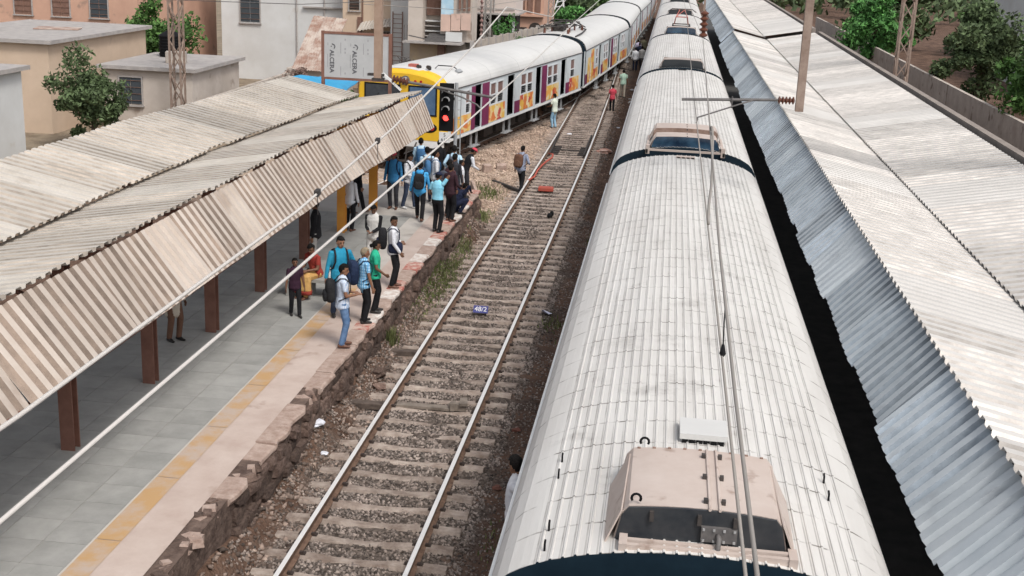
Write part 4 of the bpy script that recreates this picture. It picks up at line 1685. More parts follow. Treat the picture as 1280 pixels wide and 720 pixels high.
# ------------------------------------------------------------------ colour-light signal
def signal():
    x, y = -6.80, 38.2
    root = thing('railway_signal', 'tall black four lamp railway signal showing red above a white number plate', 'signal', (-6.6, y, PLAT_Z))
    MB().bb(x - .22, x + .22, y - .06, y + .06, 2.73, 4.22).build('signal_head', m_black, root)
    for i, z in enumerate((3.95, 3.70, 3.42, 3.15)):
        red = i == 3
        lens = MB()
        lens.ell((x, y - .065, z), (.095, .03, .095), 16, 8)
        lo = lens.build('signal_lamp', mat('signal_red', (.7, .03, .03), rough=.3, emit=((1.0, .05, .04), 3.0)) if red else m_black, root)
        v = MB()
        pts = [(x + .115 * math.cos(a), z + .115 * math.sin(a)) for a in np.linspace(-.1, math.pi + .1, 12)]
        inner = [(x + .105 * math.cos(a), z + .105 * math.sin(a)) for a in np.linspace(math.pi + .1, -.1, 12)]
        v.loft([[Vector((a, y - .065, b)) for a, b in pts + inner], [Vector((a, y - .26, b)) for a, b in pts + inner]])
        v.build('visor', m_black if red else mat('visor_grey%d' % i, (.30, .30, .30), rough=.5), lo)
    pl = MB().bb(x - .20, x + .14, y - .075, y - .055, 2.37, 2.70).build('number_plate', m_white, root)
    text_mesh('plate_text', 'S', .15, face_cam(x - .03, y - .078, 2.61), m_black, pl)
    text_mesh('plate_text', '617', .15, face_cam(x - .03, y - .078, 2.46), m_black, pl)
    p = MB()
    p.tube([(-6.50, y + .02, PLAT_Z), (-6.50, y + .02, 4.25)], .055, 10)
    p.build('post', m_grey, root)
    b = MB()
    b.bb(x - .1, -6.46, y + .065, y + .12, 2.5, 2.58)
    b.bb(x - .1, -6.46, y + .065, y + .12, 3.7, 3.78)
    b.build('bracket', m_darkiron, root)
    l = MB()
    for s in (-.16, .0):
        l.tube([(-6.36 + s * .8, y + .1, PLAT_Z), (-6.36 + s * .8, y + .1, 4.0)], .018, 6)
    for k in range(10):
        l.bar((-6.49, y + .1, 1.0 + k * .3), (-6.36, y + .1, 1.0 + k * .3), .018, .018)
    l.build('ladder', m_grey, root)


signal()


def board():
    y = 37.35
    xl, xr, zt, zb = -10.52, -8.42, 5.66, 4.28
    root = thing('notice_board', 'blank silver board with sideways ALCERA lettering on brown posts above the shelter', 'sign board', (-9.5, y, PLAT_Z))
    m_film = mat('board_film', (0.44, 0.445, 0.45), (0.39, 0.395, 0.40), 2.5, .4)
    pan = MB().bb(xl + .03, xr - .03, y - .03, y + .03, zb + .04, zt - .04).build('panel', m_film, root)
    f = MB()
    for z in (zt, zb):
        f.bb(xl, xr, y - .045, y + .045, z - .035, z + .035)
    f.build('frame', m_brown, root)
    for x in (xl, xr):
        MB().bb(x - .045, x + .045, y - .05, y + .05, PLAT_Z, zt + .05).build('post', m_brown, root)
    m_ink = mat('print_dark', (.09, .09, .10), rough=.6)
    m_faint = mat('print_faint', (.30, .30, .31), rough=.6)
    for x in (-10.24, -9.53):
        text_mesh('lettering', 'ALCERA', .19, face_cam(x, y - .034, 4.80, -math.pi / 2), m_ink, pan)
        s = MB()
        c = Vector((x + .015, y - .034, 5.25))
        s.tube([c + Vector((.085 * math.cos(a), 0, .075 * math.sin(a))) for a in np.linspace(-.9, 1.7, 10)], .014, 5)
        s.ell(c + Vector((-.03, 0, 0)), (.018, .006, .018), 8, 6)
        s.build('logo', m_ink, pan)
        for dx, z0, z1 in ((.27, 5.05, 5.38), (.27, 4.38, 4.66), (-.14, 4.62, 5.02), (-.13, 5.28, 5.36)):
            MB().bb(x + dx, x + dx + .022, y - .034, y - .031, z0, z1).build('small_print', m_faint, pan)
        for z in (5.44, 5.16, 5.05, 4.42):
            MB().bb(x + .40, x + .44, y - .034, y - .031, z, z + .06).build('small_print', m_faint, pan)


board()

# ------------------------------------------------------------------ houses behind the diverging track
m_pw = mat('plaster_white', (0.60, 0.61, 0.61), (0.52, 0.52, 0.51), .5, .85, spots=((.47, .44, .40), .8, .66))
m_pb = mat('plaster_beige', (0.60, 0.47, 0.36), (0.52, 0.40, 0.30), .6, .85, spots=((.40, .30, .23), .9, .66))
m_pg = mat('plaster_greyish', (0.56, 0.50, 0.45), (0.45, 0.39, 0.34), .7, .88, spots=((.30, .24, .20), 1.1, .62))
m_pp = mat('plaster_salmon', (0.55, 0.34, 0.25), (0.48, 0.29, 0.215), .9, .88, spots=((.33, .22, .17), 1.4, .62))
m_conc = mat('stained_concrete', (0.36, 0.31, 0.27), (0.47, 0.42, 0.37), 1.3, .9, spots=((.20, .16, .13), 1.5, .60), bump=.2)
m_ochrew = mat('stained_ochre_wall', (0.50, 0.38, 0.24), (0.42, 0.33, 0.25), 1.5, .9, spots=((.33, .19, .09), 1.2, .60))
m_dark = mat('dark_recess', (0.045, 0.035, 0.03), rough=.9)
m_shut = mat('brown_shutter', (0.16, 0.085, 0.06), (0.22, 0.13, 0.10), 5, .7)
m_ledge = mat('ledge_grey', (0.30, 0.28, 0.27), (0.40, 0.37, 0.35), 3, .85)
m_pane = mat('house_glass', (0.06, 0.07, 0.08), rough=.15)
m_bluesign = mat('blue_poster', (0.32, 0.52, 0.66), (0.50, 0.64, 0.72), 2, .5)
m_tarp = mat('blue_tarpaulin', (0.03, 0.30, 0.56), (0.04, 0.36, 0.62), 3, .45, bump=.3, bscale=6)
m_pinkp = mat('pinkish_panel', (0.60, 0.43, 0.36), (0.52, 0.38, 0.32), 1.5, .85, spots=((.42, .30, .25), 3, .6))


def win(root, x0, x1, y, z0, z1, m=None, shutters=False, face='y'):
    """window on a wall face; face y: wall looks to -Y at y; face x: wall looks to +X at y (then x0..x1 run along Y)"""
    def bb(q, a, b, d0, d1, z0, z1):
        if face == 'y':
            q.bb(a, b, y - d1, y - d0, z0, z1)
        else:
            q.bb(y + d0, y + d1, a, b, z0, z1)
        return q
    f = MB()
    t = .06
    bb(f, x0 - t, x0, -.05, .07, z0 - t, z1 + t)
    bb(f, x1, x1 + t, -.05, .07, z0 - t, z1 + t)
    bb(f, x0, x1, -.05, .07, z1, z1 + t)
    bb(f, x0 - .1, x1 + .1, -.05, .12, z0 - .12, z0 - .061)
    fo = f.build('window', m_ledge, root)
    n = 2 if x1 - x0 > .7 else 1
    for k in range(n):
        a = x0 + (x1 - x0) * k / n + .015
        b = x0 + (x1 - x0) * (k + 1) / n - .015
        bb(MB(), a, b, .004, .03, z0, z1).build('pane', m or m_pane, fo)
    bars = MB()
    for k in range(4):
        z = z0 + (z1 - z0) * (k + .5) / 4
        bb(bars, x0, x1, .045, .06, z, z + .02)
    bars.build('guard_bar', m_shut, fo)
    return fo


def house(name, label, x0, x1, y0, y1, h, m, group=None):
    root = thing(name, label, 'building', ((x0 + x1) / 2, (y0 + y1) / 2, -.25), 0, group)
    MB().bb(x0, x1, y0, y1, -.3, h).build('wall', m, root)
    r = MB()
    r.bb(x0 - .25, x1 + .25, y0 - .25, y1 + .25, h, h + .16)
    r.build('roof', m_ledge, root)
    return root


# white house
h = house('house', 'plain white house wall with thin pipes behind the rusty tin roof', -27.0, -19.15, 73.5, 82, 7.4, m_pw)
for x in (-22.3, -20.6):
    MB().tube([(x, 73.42, 0), (x, 73.42, 7.3)], .04, 6).build('drain_pipe', m_ledge, h)
win(h, -25.8, -24.6, 73.5, 3.2, 4.5)
win(h, -25.8, -24.6, 73.5, 5.6, 6.9)
MB().bb(-21.9, -19.2, 73.3, 73.5, 4.2, 4.28).build('ledge', m_ledge, h)
# rusty tin roof in front of it
t = thing('shed', 'shed with a steep rusty brown tin roof in front of the white house', 'shed', (-19, 67, -.25))
MB().bb(-20.2, -18.0, 64.6, 70.2, -.3, 1.55).build('wall', m_pg, t)
for k in range(3):
    def L3(a, b, u):
        return tuple(a[i] + (b[i] - a[i]) * u for i in range(3))
    u0_, u1_ = k / 3, (k + 1) / 3 - .004
    bl, br, tr, tl = (-19.75, 64, 1.55), (-18.05, 64, 1.5), (-18.35, 70.3, 3.85), (-20.35, 70.3, 3.95)
    sheet(t, L3(bl, br, u0_), L3(bl, br, u1_), L3(tl, tr, u1_), L3(tl, tr, u0_), m_tin, pitch=.16, amp=.03)
# beige house with awning
h = house('house', 'tall beige house with a pipe and a small tin awning', -19.1, -15.95, 72, 80, 8.0, m_pb)
for x in (-17.9, -16.9):
    MB().tube([(x, 71.93, 3.2 if x < -17.5 else 4.0), (x, 71.93, 8)], .045, 6).build('drain_pipe', m_shut, h)
MB().bb(-18.2, -17.95, 71.9, 72.0, 2.9, 3.9).build('drain_box', m_shut, h)
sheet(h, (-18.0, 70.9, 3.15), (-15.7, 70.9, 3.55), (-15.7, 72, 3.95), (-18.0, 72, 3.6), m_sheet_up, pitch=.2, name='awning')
win(h, -16.9, -16.1, 72, 2.0, 3.1, m_dark)
win(h, -18.7, -18.1, 72, 4.3, 5.1, m_dark)
# white stair tower
h = house('house', 'narrow white stair tower with a ladder of rungs on the beige house corner', -15.9, -14.42, 70.5, 79, 8.0, m_pw)
lad = MB()
for k in range(12):
    lad.bar((-15.75, 70.4, 1.4 + k * .26), (-15.2, 70.4, 1.4 + k * .26), .03, .03)
lad.bar((-15.75, 70.4, 1.2), (-15.75, 70.4, 4.4), .05, .05)
lad.bar((-15.2, 70.4, 1.2), (-15.2, 70.4, 4.4), .05, .05)
lad.build('ladder', m_shut, h)
# balcony house
h = thing('house', 'stained balcony house with brown shutters, blue poster and pink panels', 'building', (-12.6, 72, -.25))
b = MB()
b.bb(-14.36, -13.55, 68.0, 76, 3.05, 8.0)
b.bb(-13.55, -12.62, 69.2, 72, 3.05, 8.0)
b.bb(-12.62, -10.88, 68.3, 70.2, 3.05, 8.0)
b.build('wall', m_pg, h)
MB().bb(-14.30, -12.3, 68.25, 76, -.3, 2.95).build('wall', m_ochrew, h)
MB().bb(-12.29, -11.2, 68.6, 70, -.3, 2.95).build('wall', m_conc, h)
MB().bb(-14.5, -11.25, 67.2, 69.2, 2.95, 3.05).build('balcony_slab', m_ledge, h)
MB().bb(-13.53, -12.64, 69.0, 69.19, 4.38, 6.5).build('shutter', m_shut, h)
for k in range(4):
    MB().bb(-13.53, -12.64, 68.6, 69.1, 3.25 + k * .27, 3.31 + k * .27).build('shelf', m_pw if k % 2 else m_ledge, h)
st = MB()
for k in range(5):
    st.bb(-13.3 + k * .02, -12.2, 67.35 + k * .22, 67.55 + k * .22, 3.06 + k * .05, 3.16 + k * .07)
st.bar((-14.4, 67.3, 3.1), (-14.4, 67.3, 3.9), .05, .05)
st.bar((-14.25, 67.3, 3.1), (-14.25, 67.3, 3.9), .05, .05)
st.bar((-14.2, 67.4, 3.35), (-13.0, 67.4, 3.15), .06, .06)
st.build('stacked_timber', m_darktube, h)
MB().bb(-12.55, -11.88, 68.1, 68.19, 4.50, 6.2).build('poster', m_bluesign, h)
for k in range(3):
    MB().bb(-12.52 + k * .56, -12.0 + k * .56, 67.9, 68.0, 3.62 + .05 * k, 4.52 + .05 * k).build('panel', m_pinkp, h)
MB().bb(-12.2, -11.3, 67.7, 67.8, 3.1, 3.6).build('panel', m_pw, h)
for k in range(3):
    MB().bb(-11.6 + k * .26, -11.48 + k * .26, 68.14, 68.24, 4.75, 6.6).build('shutter', m_shut, h)
MB().bb(-12.7, -12.3, 68.0, 68.24, 1.2, 2.9).build('door', m_shut, h)
for k in range(2):
    MB().bb(-12.0 + k * .4, -11.65 + k * .4, 68.3, 68.4, 1.1, 2.2).build('sheet_offcut', m_pw, h)
MB().bb(-14.6, -10.8, 67.0, 76.5, 8.0, 8.15).build('roof', m_ledge, h)
# low wall and pipe in front, just over the cab roof
g = MB()
g.tube([(-13.6, 65, 1.9), (-12.0, 65, 1.95), (-10.9, 65, 1.85), (-10.75, 65, 1.6), (-10.75, 65, -.2)], .16, 10)
tag(g.build('drain_pipe', m_pg, smooth=True), 'fat beige pipe bending down behind the yellow cab', 'pipe')
g = MB().bb(-14.6, -10.95, 65.5, 66, -.3, 1.75).build('low_wall', m_conc)
tag(g, 'low stained wall beneath the balcony house, behind the cab', 'wall')
tg = MB()
rng = random.Random(9)
for k in range(14):
    c = V(-14.2 + rng.uniform(0, 1.0), 65.2, 1.9 + rng.uniform(0, .45))
    tg.tube([c + V(rng.uniform(-.3, .3), rng.uniform(-.2, .2), rng.uniform(-.15, .15)) for _ in range(5)], .02, 5)
tag(tg.build('cable_tangle', m_darktube), 'tangle of grey cables and hoses above the yellow cab', 'cables')
# building with a pillared ground floor
h = thing('house', 'pale plastered house over a dark open ground floor beside the lattice mast', 'building', (-11.5, 82, -.25))
MB().bb(-13.1, -9.95, 80, 84, 4.05, 8.0).build('wall', mat('plaster_pale_pink', (0.58, 0.50, 0.46), (0.52, 0.45, 0.41), .5, .85), h)
MB().bb(-13.2, -9.7, 79.4, 84.2, 3.95, 4.045).build('balcony_slab', m_ledge, h)
MB().bb(-13.0, -10.1, 82, 84, -.3, 3.94).build('wall', m_dark, h)
for k in range(4):
    x = -12.9 + k * .93
    MB().bb(x, x + .14, 79.9, 80.1, -.3, 3.94).build('pillar', m_pw, h)
MB().bb(-12.3, -11.2, 81.0, 81.15, -.3, 3.2).build('partition', m_pg, h)
MB().bb(-13.2, -9.8, 79.9, 84.1, 8.0, 8.15).build('roof', m_ledge, h)
MB().tube([(-11.3, 79.93, 4.1), (-11.3, 79.93, 8)], .04, 6).build('drain_pipe', m_ledge, h)
MB().bb(-13.0, -10.0, 79.94, 79.985, 4.25, 4.33).build('string_course', m_ledge, h)
# salmon house with an arch
h = house('house', 'old salmon coloured house with brown shutters and an arched ground floor', -10.85, -8.95, 88, 96, 8.0, m_pp)
for x in (-10.45, -9.9, -9.35):
    MB().bb(x - .18, x + .18, 87.9, 88.0, 3.75, 5.6).build('shutter', m_shut, h)
ar = MB()
ar.bb(-9.9, -9.1, 87.92, 87.99, -.2, 2.75)
ar.add([(-9.5 + .40 * math.cos(a), 87.92, 2.75 + .3 * math.sin(a)) for a in np.linspace(0, math.pi, 12)], [tuple(reversed(range(12)))])
ar.build('arched_doorway', m_dark, h)
MB().bb(-10.6, -10.1, 87.92, 87.99, -.2, 2.7).build('doorway', m_dark, h)
MB().bb(-10.95, -8.9, 87.7, 88, 3.45, 3.6).build('string_course', m_pp, h)

# concrete panel wall along the railway
def panel_wall():
    root = thing('boundary_wall', 'grey stained concrete panel wall rising behind the white coaches', 'wall', (-11.2, 88, -.25))
    a, b = Vector((-10.7, 67.5, 0)), Vector((-8.35, 92, 0))
    n = 14
    d = (b - a) / n
    dn = d.normalized()
    rng = random.Random(3)
    for i in range(n):
        p0, p1 = a + d * i, a + d * (i + 1)
        ht = 3.15 - .02 * i + rng.uniform(-.04, .04)
        q = MB()
        q.bar(p0 + dn * .10 + V(0, 0, (ht - .3) / 2), p1 - dn * .10 + V(0, 0, (ht - .3) / 2), .09, ht + .3)
        q.build('wall_panel', m_conc, root)
        q = MB()
        q.box(p0 + V(0, 0, (ht - .2) / 2), (.2, .19, ht + .35))
        q.build('wall_post', m_ledge, root)


panel_wall()

# blue tarpaulin shelter behind the board
t = thing('tarpaulin_shelter', 'bright blue tarpaulin stretched over poles under the silver board', 'tarpaulin', (-15.0, 55, -.25))
q = MB()
nx, ny = 9, 6
g_ = [[Vector((-17.4 + 3.3 * i / (nx - 1), 53.5 + 3.0 * j / (ny - 1), 1.75 + .35 * j / (ny - 1) + .06 * math.sin(i * 1.7) - .05 * math.cos(j * 1.3 + i))) for i in range(nx)] for j in range(ny)]
low = [[p + V(0, 0, -.02) for p in r_] for r_ in g_]
for A_, flip in ((g_, False), (low, True)):
    vs = [p for r_ in A_ for p in r_]
    fs = []
    for j in range(ny - 1):
        for i in range(nx - 1):
            f_ = (j * nx + i, j * nx + i + 1, (j + 1) * nx + i + 1, (j + 1) * nx + i)
            fs.append(tuple(reversed(f_)) if flip else f_)
    q.add(vs, fs)
q.build('tarpaulin', m_tarp, t, smooth=True)
for x in (-17.3, -14.2):
    for y in (53.6, 56.4):
        MB().tube([(x, y, -.25), (x, y, 1.95)], .04, 6).build('pole', m_shut, t)
# sheds and houses off to the side
rng = random.Random(21)
spec = [(-24.5, -20.5, 52, 58, 2.5, m_pg, 'low stained shed beside the blue tarpaulin'), (-32, -26, 50, 60, 3.6, m_pb, 'low beige flat roofed house beyond the stained shed'), (-39, -29, 66, 78, 6.0, m_pp, 'big salmon house beside the plain white house'), (-52, -41, 62, 80, 6.4, m_pw, 'wide white house beyond the big salmon house'), (-29, -24, 36, 44, 3.2, m_pw, 'small white flat roofed house behind the track wall'), (-40, -33, 38, 48, 4.0, m_pg, 'stained grey house beyond the small white house')]
for x0, x1, y0, y1, hh, m, lab in spec:
    h = house('house', lab, x0, x1, y0, y1, hh, m)
    k = 0
    x = x0 + .7
    while x + 1.1 < x1:
        z = 1.0
        while z + 1.3 < hh:
            win(h, x, x + 1.0, y0, z, z + 1.15, rng.choice((m_pane, m_shut, m_dark)))
            z += 2.6
        x += 2.2
for (x0, x1, y, lab) in ((-24.6, -20.3, 52, 'tin roof'), (-29.2, -23.9, 36, 'tin roof')):
    pass
q = MB()
q.bb(-19.7, -19.5, -10, 63, -.3, 1.5)
tag(q.build('boundary_wall', m_conc), 'low concrete wall along the outer side of the curving track', 'wall')

# plastic water tanks on the flat roofs
for (x, y, z, m, lab) in ((-30.5, 53.0, 3.76, m_black, 'black ribbed water tank on the low beige house'), (-23.3, 56.6, 2.66, m_black, 'black ribbed water tank on the stained shed'), (-27.2, 41.5, 3.36, m_bluesign, 'pale blue water tank on the small white house'), (28.0, 65.0, 5.36, m_black, 'black ribbed water tank on the beige house across the outer track')):
    q = MB()
    pts, rs_ = [], []
    for k in range(7):
        for t_, r_ in ((0, .52), (.6, .52), (.7, .56), (.95, .56)):
            pts.append((x, y, z + (k + t_) * .14))
            rs_.append(r_)
    pts += [(x, y, z + 1.05), (x, y, z + 1.16), (x, y, z + 1.2)]
    rs_ += [.45, .22, .2]
    q.tube(pts, rs_, 20)
    tag(q.build('water_tank', m), lab, 'water tank')
for (x, y, z, sx, sy, sz, m, lab) in ((-22.0, 54.0, 2.66, .9, .6, .5, m_conc, 'broken concrete block left on the stained shed roof'), (-28.3, 55.5, 3.76, 2.0, 1.2, .06, m_tin, 'rusty tin sheet lying on the low beige house roof'), (-25.6, 38.2, 3.36, 1.4, .3, .25, m_pg, 'low brick kerb on the small white house roof')):
    tag(MB().box((x, y, z + sz / 2 + .003), (sx, sy, sz), rz=.3).build('roof_clutter', m, bevel=.02), lab, 'roof clutter')

# lattice masts
for (x, y, lab) in ((-11.35, 77.5, 'grey lattice mast rising behind the white coach roof beside the dark open ground floor'), (-8.75, 91, 'grey lattice mast standing at the corner of the salmon house')):
    q = MB()
    lattice(q, (x, y, -.3), (x, y, 9.5), .34, 22, .06)
    tag(q.build('lattice_mast', m_mast), lab, 'mast')
q = MB()
insulator(q, (-11.7, 77.3, 6.4), (-11.7, 77.3, 1.8), .11, 16)
q.tube([(-11.7, 77.3, -.25), (-11.7, 77.3, 1.8)], .06, 8)
tag(q.build('cable_post', mat('dull_red_post', (.22, .11, .10), (.33, .27, .25), 5, .8)), 'thin ringed post next to the grey lattice mast', 'post')
q = MB()
for s in (-1, 1):
    q.bar((-10.7 + s * .75, 118, .9), (-10.45 + s * .2, 118, 3.6), .14, .14)
for k in range(5):
    z = 1.3 + k * .45
    u = (z - .9) / 2.7
    q.bar((-10.7 - .75 + u * .8, 118, z), (-10.7 + .75 - u * .3, 118, z + .2), .07, .07)
q.bar((-10.9, 118, -.3), (-10.9, 118, 1.2), .1, .1)
q.bar((-10.3, 118, -.3), (-10.3, 118, 1.2), .1, .1)
tag(q.build('trestle', m_white), 'white painted steel trestle among the trees', 'trestle')

# ------------------------------------------------------------------ trees and plants
def leaf_mat(name, c0, c1):
    m = mat(name, c0, c1, .8, .7, rand=.45, island=True, lo=.3, hi=.7, spec=.3)
    b = m.node_tree.nodes['Principled BSDF']
    b.inputs['Subsurface Weight'].default_value = 0.0
    return m


m_leaf = [leaf_mat('foliage_green', (0.045, 0.10, 0.025), (0.10, 0.20, 0.05)), leaf_mat('foliage_dull', (0.055, 0.085, 0.035), (0.11, 0.155, 0.07)), leaf_mat('foliage_bright', (0.05, 0.15, 0.04), (0.11, 0.27, 0.07)), leaf_mat('foliage_dry', (0.13, 0.115, 0.06), (0.22, 0.19, 0.11))]
m_bark = mat('bark', (0.10, 0.07, 0.05), (0.17, 0.13, 0.10), 6, .9, bump=.5)


def leaf_cloud(centres, radii, per, size, rs):
    n = len(centres) * per
    d = rs.randn(n, 3)
    d /= np.linalg.norm(d, axis=1)[:, None]
    rad = rs.rand(n, 1) ** .45
    c = np.repeat(np.array(centres), per, 0) + d * rad * np.repeat(np.array(radii), per, 0)
    a = rs.randn(n, 3)
    a /= np.linalg.norm(a, axis=1)[:, None]
    b = np.cross(a, rs.randn(n, 3))
    b /= np.linalg.norm(b, axis=1)[:, None]
    s = size * (.5 + .9 * rs.rand(n, 1))
    v = np.stack([c - a * s, c + b * s * .45, c + a * s, c - b * s * .45], 1).reshape(-1, 3)
    f = np.arange(n * 4).reshape(-1, 4)
    return v, f


def tree(label, x, y, h, rx, rz, m, seed, size=.22, per=90, ncl=26, trunk=True, name='tree', group='trees and shrubs beside the railway', z0=-.25, cat='tree'):
    rs = np.random.RandomState(seed)
    root = thing(name, label, cat, (x, y, z0), 0, group)
    zc = h - rz
    cs, rr = [], []
    for i in range(ncl):
        d = rs.randn(3)
        d /= np.linalg.norm(d)
        t = .25 + .7 * rs.rand()
        cs.append((x + d[0] * rx * t, y + d[1] * rx * t, max(zc + d[2] * rz * t, .15)))
        k = .16 + .24 * rs.rand()
        rr.append((rx * k, rx * k, rz * k * .9))
    v, f = leaf_cloud(cs, rr, per, size, rs)
    mb = MB()
    mb.v, mb.f, mb.m = v.tolist(), f.tolist(), [0] * len(f)
    mb.build('crown', m, root)
    q = MB()
    top = Vector((x, y, zc))
    q.tube([(x, y, z0), (x + .05 * rx, y, lerp(z0, zc, .5)), top], [.05 * h * .6 + .02, .04 * h * .6 + .015, .02 * h * .6 + .01], 7)
    for i in range(0, ncl, 3):
        q.tube([Vector((x, y, lerp(z0, zc, .55 + .3 * rs.rand()))), (Vector(cs[i]) + top) / 2, Vector(cs[i])], [.022 * h * .5 + .01, .015 * h * .5 + .006, .006], 5)
    q.build('trunk', m_bark, root)
    return root


tree('bright green bushy tree growing against the concrete panel wall', -10.35, 78.4, 4.1, 1.15, 2.0, m_leaf[2], 1, .09, 120, 40)
tree('thin green creeper shrub at the start of the concrete panel wall', -10.6, 69.6, 3.2, .4, 1.2, m_leaf[0], 2, .10, 70, 12)
tree('green leafy tree right of the salmon house', -9.6, 113, 3.4, 1.9, 1.5, m_leaf[2], 3, .20, 120, 26)
tree('dense dark tree behind the white trestle', -11.2, 126, 5.6, 3.2, 2.8, m_leaf[1], 4, .28, 120, 30)
tree('dull green tree above the second coach of the white train', -7.9, 120, 3.3, 1.9, 1.5, m_leaf[1], 5, .22, 110, 26)
tree('olive bushy tree between trestle and far coaches', -8.3, 134, 4.6, 2.6, 2.2, m_leaf[0], 6, .25, 110, 28)
tree('dry brownish shrub on the slope by the far coaches', -7.2, 127, 2.4, 1.3, 1.1, m_leaf[3], 7, .18, 90, 18)
tree('tall dark tree beyond the olive tree', -12.5, 150, 7.0, 4.5, 3.6, m_leaf[1], 8, .35, 120, 30)
tree('green tree behind the far end of the white train', -8.5, 156, 5.6, 3.0, 2.7, m_leaf[0], 9, .3, 120, 28)
tree('leafy green shrub squeezed between tarpaulin and cab', -13.3, 52.5, 2.35, .75, .9, m_leaf[1], 10, .11, 90, 18)
tree('pale flowering shrub at the foot of the rusty tin roof', -18.5, 60.5, 2.0, 1.2, .9, leaf_mat('foliage_pinkish', (.16, .09, .08), (.34, .27, .22)), 11, .10, 80, 16)
tree('broad green tree between the low beige house and the salmon house', -27.5, 64, 5.0, 2.6, 2.4, m_leaf[0], 12, .14, 240, 34)
tree('dark green tree behind the small white house', -23.0, 47.5, 3.6, 1.7, 1.7, m_leaf[1], 13, .10, 260, 32)
tree('dull green tree beside the stained grey house', -34.5, 56, 4.8, 2.4, 2.2, m_leaf[1], 14, .13, 240, 32)
tree('leafy tree beyond the outer track', 17.5, 60, 5.8, 3.0, 2.8, m_leaf[0], 15, .15, 300, 34)
tree('dark leafy tree farther along the outer track', 18.5, 78, 6.5, 3.4, 3.0, m_leaf[1], 16, .17, 300, 34)
tree('bright leafy tree by the bend of the outer track', 15.5, 100, 5.5, 3.0, 2.6, m_leaf[2], 17, .2, 220, 30)
tree('tall dull tree at the end of the outer track', 20, 125, 8, 5, 4, m_leaf[1], 18, .4, 120, 30)
tree('broad tree past the tall dull tree', 32, 120, 8, 5.5, 4, m_leaf[0], 19, .4, 120, 30)
for (x0, x1, y0, y1, hh, m, lab) in ((24, 34, 62, 78, 5.2, m_pb, 'beige house across the outer track'), (25, 37, 86, 104, 6.5, m_pw, 'white house across the outer track')):
    h = house('house', lab, x0, x1, y0, y1, hh, m)
    for k in range(4):
        win(h, x0 + .8 + k * 2.3, x0 + 2.0 + k * 2.3, y0, 2.6, 3.9)
q = MB().bb(15.4, 15.6, -10, 140, -.3, 1.8)
tag(q.build('boundary_wall', m_conc), 'long concrete wall beyond the outer track', 'wall')

# far woodland that closes the view
rs = np.random.RandomState(40)
cs, rr = [], []
for i in range(330):
    y = rs.uniform(165, 235)
    x = rs.uniform(-120, 100)
    if abs(x + 2) < 6:
        continue
    cs.append((x, y, rs.uniform(.5, 5.0)))
    rr.append((3.2, 3.2, 2.2))
v, f = leaf_cloud(cs, rr, 46, .7, rs)
mb = MB()
mb.v, mb.f, mb.m = v.tolist(), f.tolist(), [0] * len(f)
tag(mb.build('woodland', m_leaf[1]), 'far dark green woodland closing the view', 'woodland', kind='stuff')

# grass tufts at the foot of the platform and by the gravel
def grass(name, label, spots, m):
    rs = np.random.RandomState(5)
    vs, fs = [], []
    for (x, y, rx, ry, n, hh) in spots:
        px, py = rs.normal(x, rx, n), rs.normal(y, ry, n)
        px = np.maximum(px, PE + .06) if x > -6.0 and y < 38.5 else px
        pz = gz(px, py)
        for i in range(n):
            a = rs.rand() * 6.28
            L_ = hh * (.4 + .8 * rs.rand())
            lean = rs.rand() * .8
            w = .010 + .012 * rs.rand()
            b = len(vs)
            dx, dy = math.cos(a), math.sin(a)
            vs += [(px[i] - dy * w, py[i] + dx * w, pz[i] - .02), (px[i] + dy * w, py[i] - dx * w, pz[i] - .02), (px[i] + dx * L_ * lean * .6 + dy * w * .7, py[i] + dy * L_ * lean * .6 - dx * w * .7, pz[i] + L_ * .6), (px[i] + dx * L_ * lean, py[i] + dy * L_ * lean, pz[i] + L_)]
            fs += [(b, b + 1, b + 2), (b, b + 2, b + 3)]
    mb = MB()
    mb.v, mb.f, mb.m = vs, fs, [0] * len(fs)
    tag(mb.build(name, m), label, 'grass', kind='stuff')


m_grass = leaf_mat('grass_blade', (0.06, 0.085, 0.022), (0.17, 0.18, 0.075))
grass('grass', 'patch of green grass at the foot of the platform wall', [(-5.50, 31.2, .16, .9, 1500, .10), (-5.5, 29.2, .14, .9, 500, .09), (-5.42, 33.0, .12, .5, 250, .10), (-5.5, 34.5, .1, .5, 250, .14), (-5.6, 25.3, .05, .12, 120, .35), (-2.35, 28.3, .15, .3, 120, .12), (-1.75, 27.2, .12, .4, 160, .12), (-5.75, 38.9, .2, .5, 350, .2), (-6.0, 42.5, .25, .5, 350, .18), (-1.9, 37.0, .1, .5, 200, .14), (-2.0, 17.0, .15, .3, 130, .08)], m_grass)

# ------------------------------------------------------------------ trackside clutter
m_timber = mat('tarred_timber', (0.05, 0.036, 0.03), (0.15, 0.115, 0.095), 3, .85, bump=.4, bscale=12)
for y, lab in ((21.8, 'dark timber beam between rail and platform below the broken edge'), (25.0, 'dark timber beam between rail and platform by the small green weed'), (36.7, 'dark timber beam between rail and platform near the crouching man')):
    q = MB()
    q.box((-5.36, y, -.115), (.86, .20, .12), rz=.02)
    tag(q.build('timber_beam', m_timber, bevel=.012), lab, 'timber beam', 'timber beams beside the rail')
q = MB()
q.bb(-3.72, -3.40, 22.0, 22.10, -.17, -.03)
q.bb(-3.70, -3.62, 21.96, 22.14, -.17, -.02)
q.box((-3.46, 22.12, -.02), (.15, .32, .06), rz=.15)
q.bb(-4.75, -3.72, 21.96, 22.14, -.175, -.125)
tag(q.build('rail_joint_box', mat('worn_metal_box', (0.13, 0.105, 0.085), (0.26, 0.22, 0.185), 4, .8)), 'small worn metal box on a beam inside the rails', 'metal box')
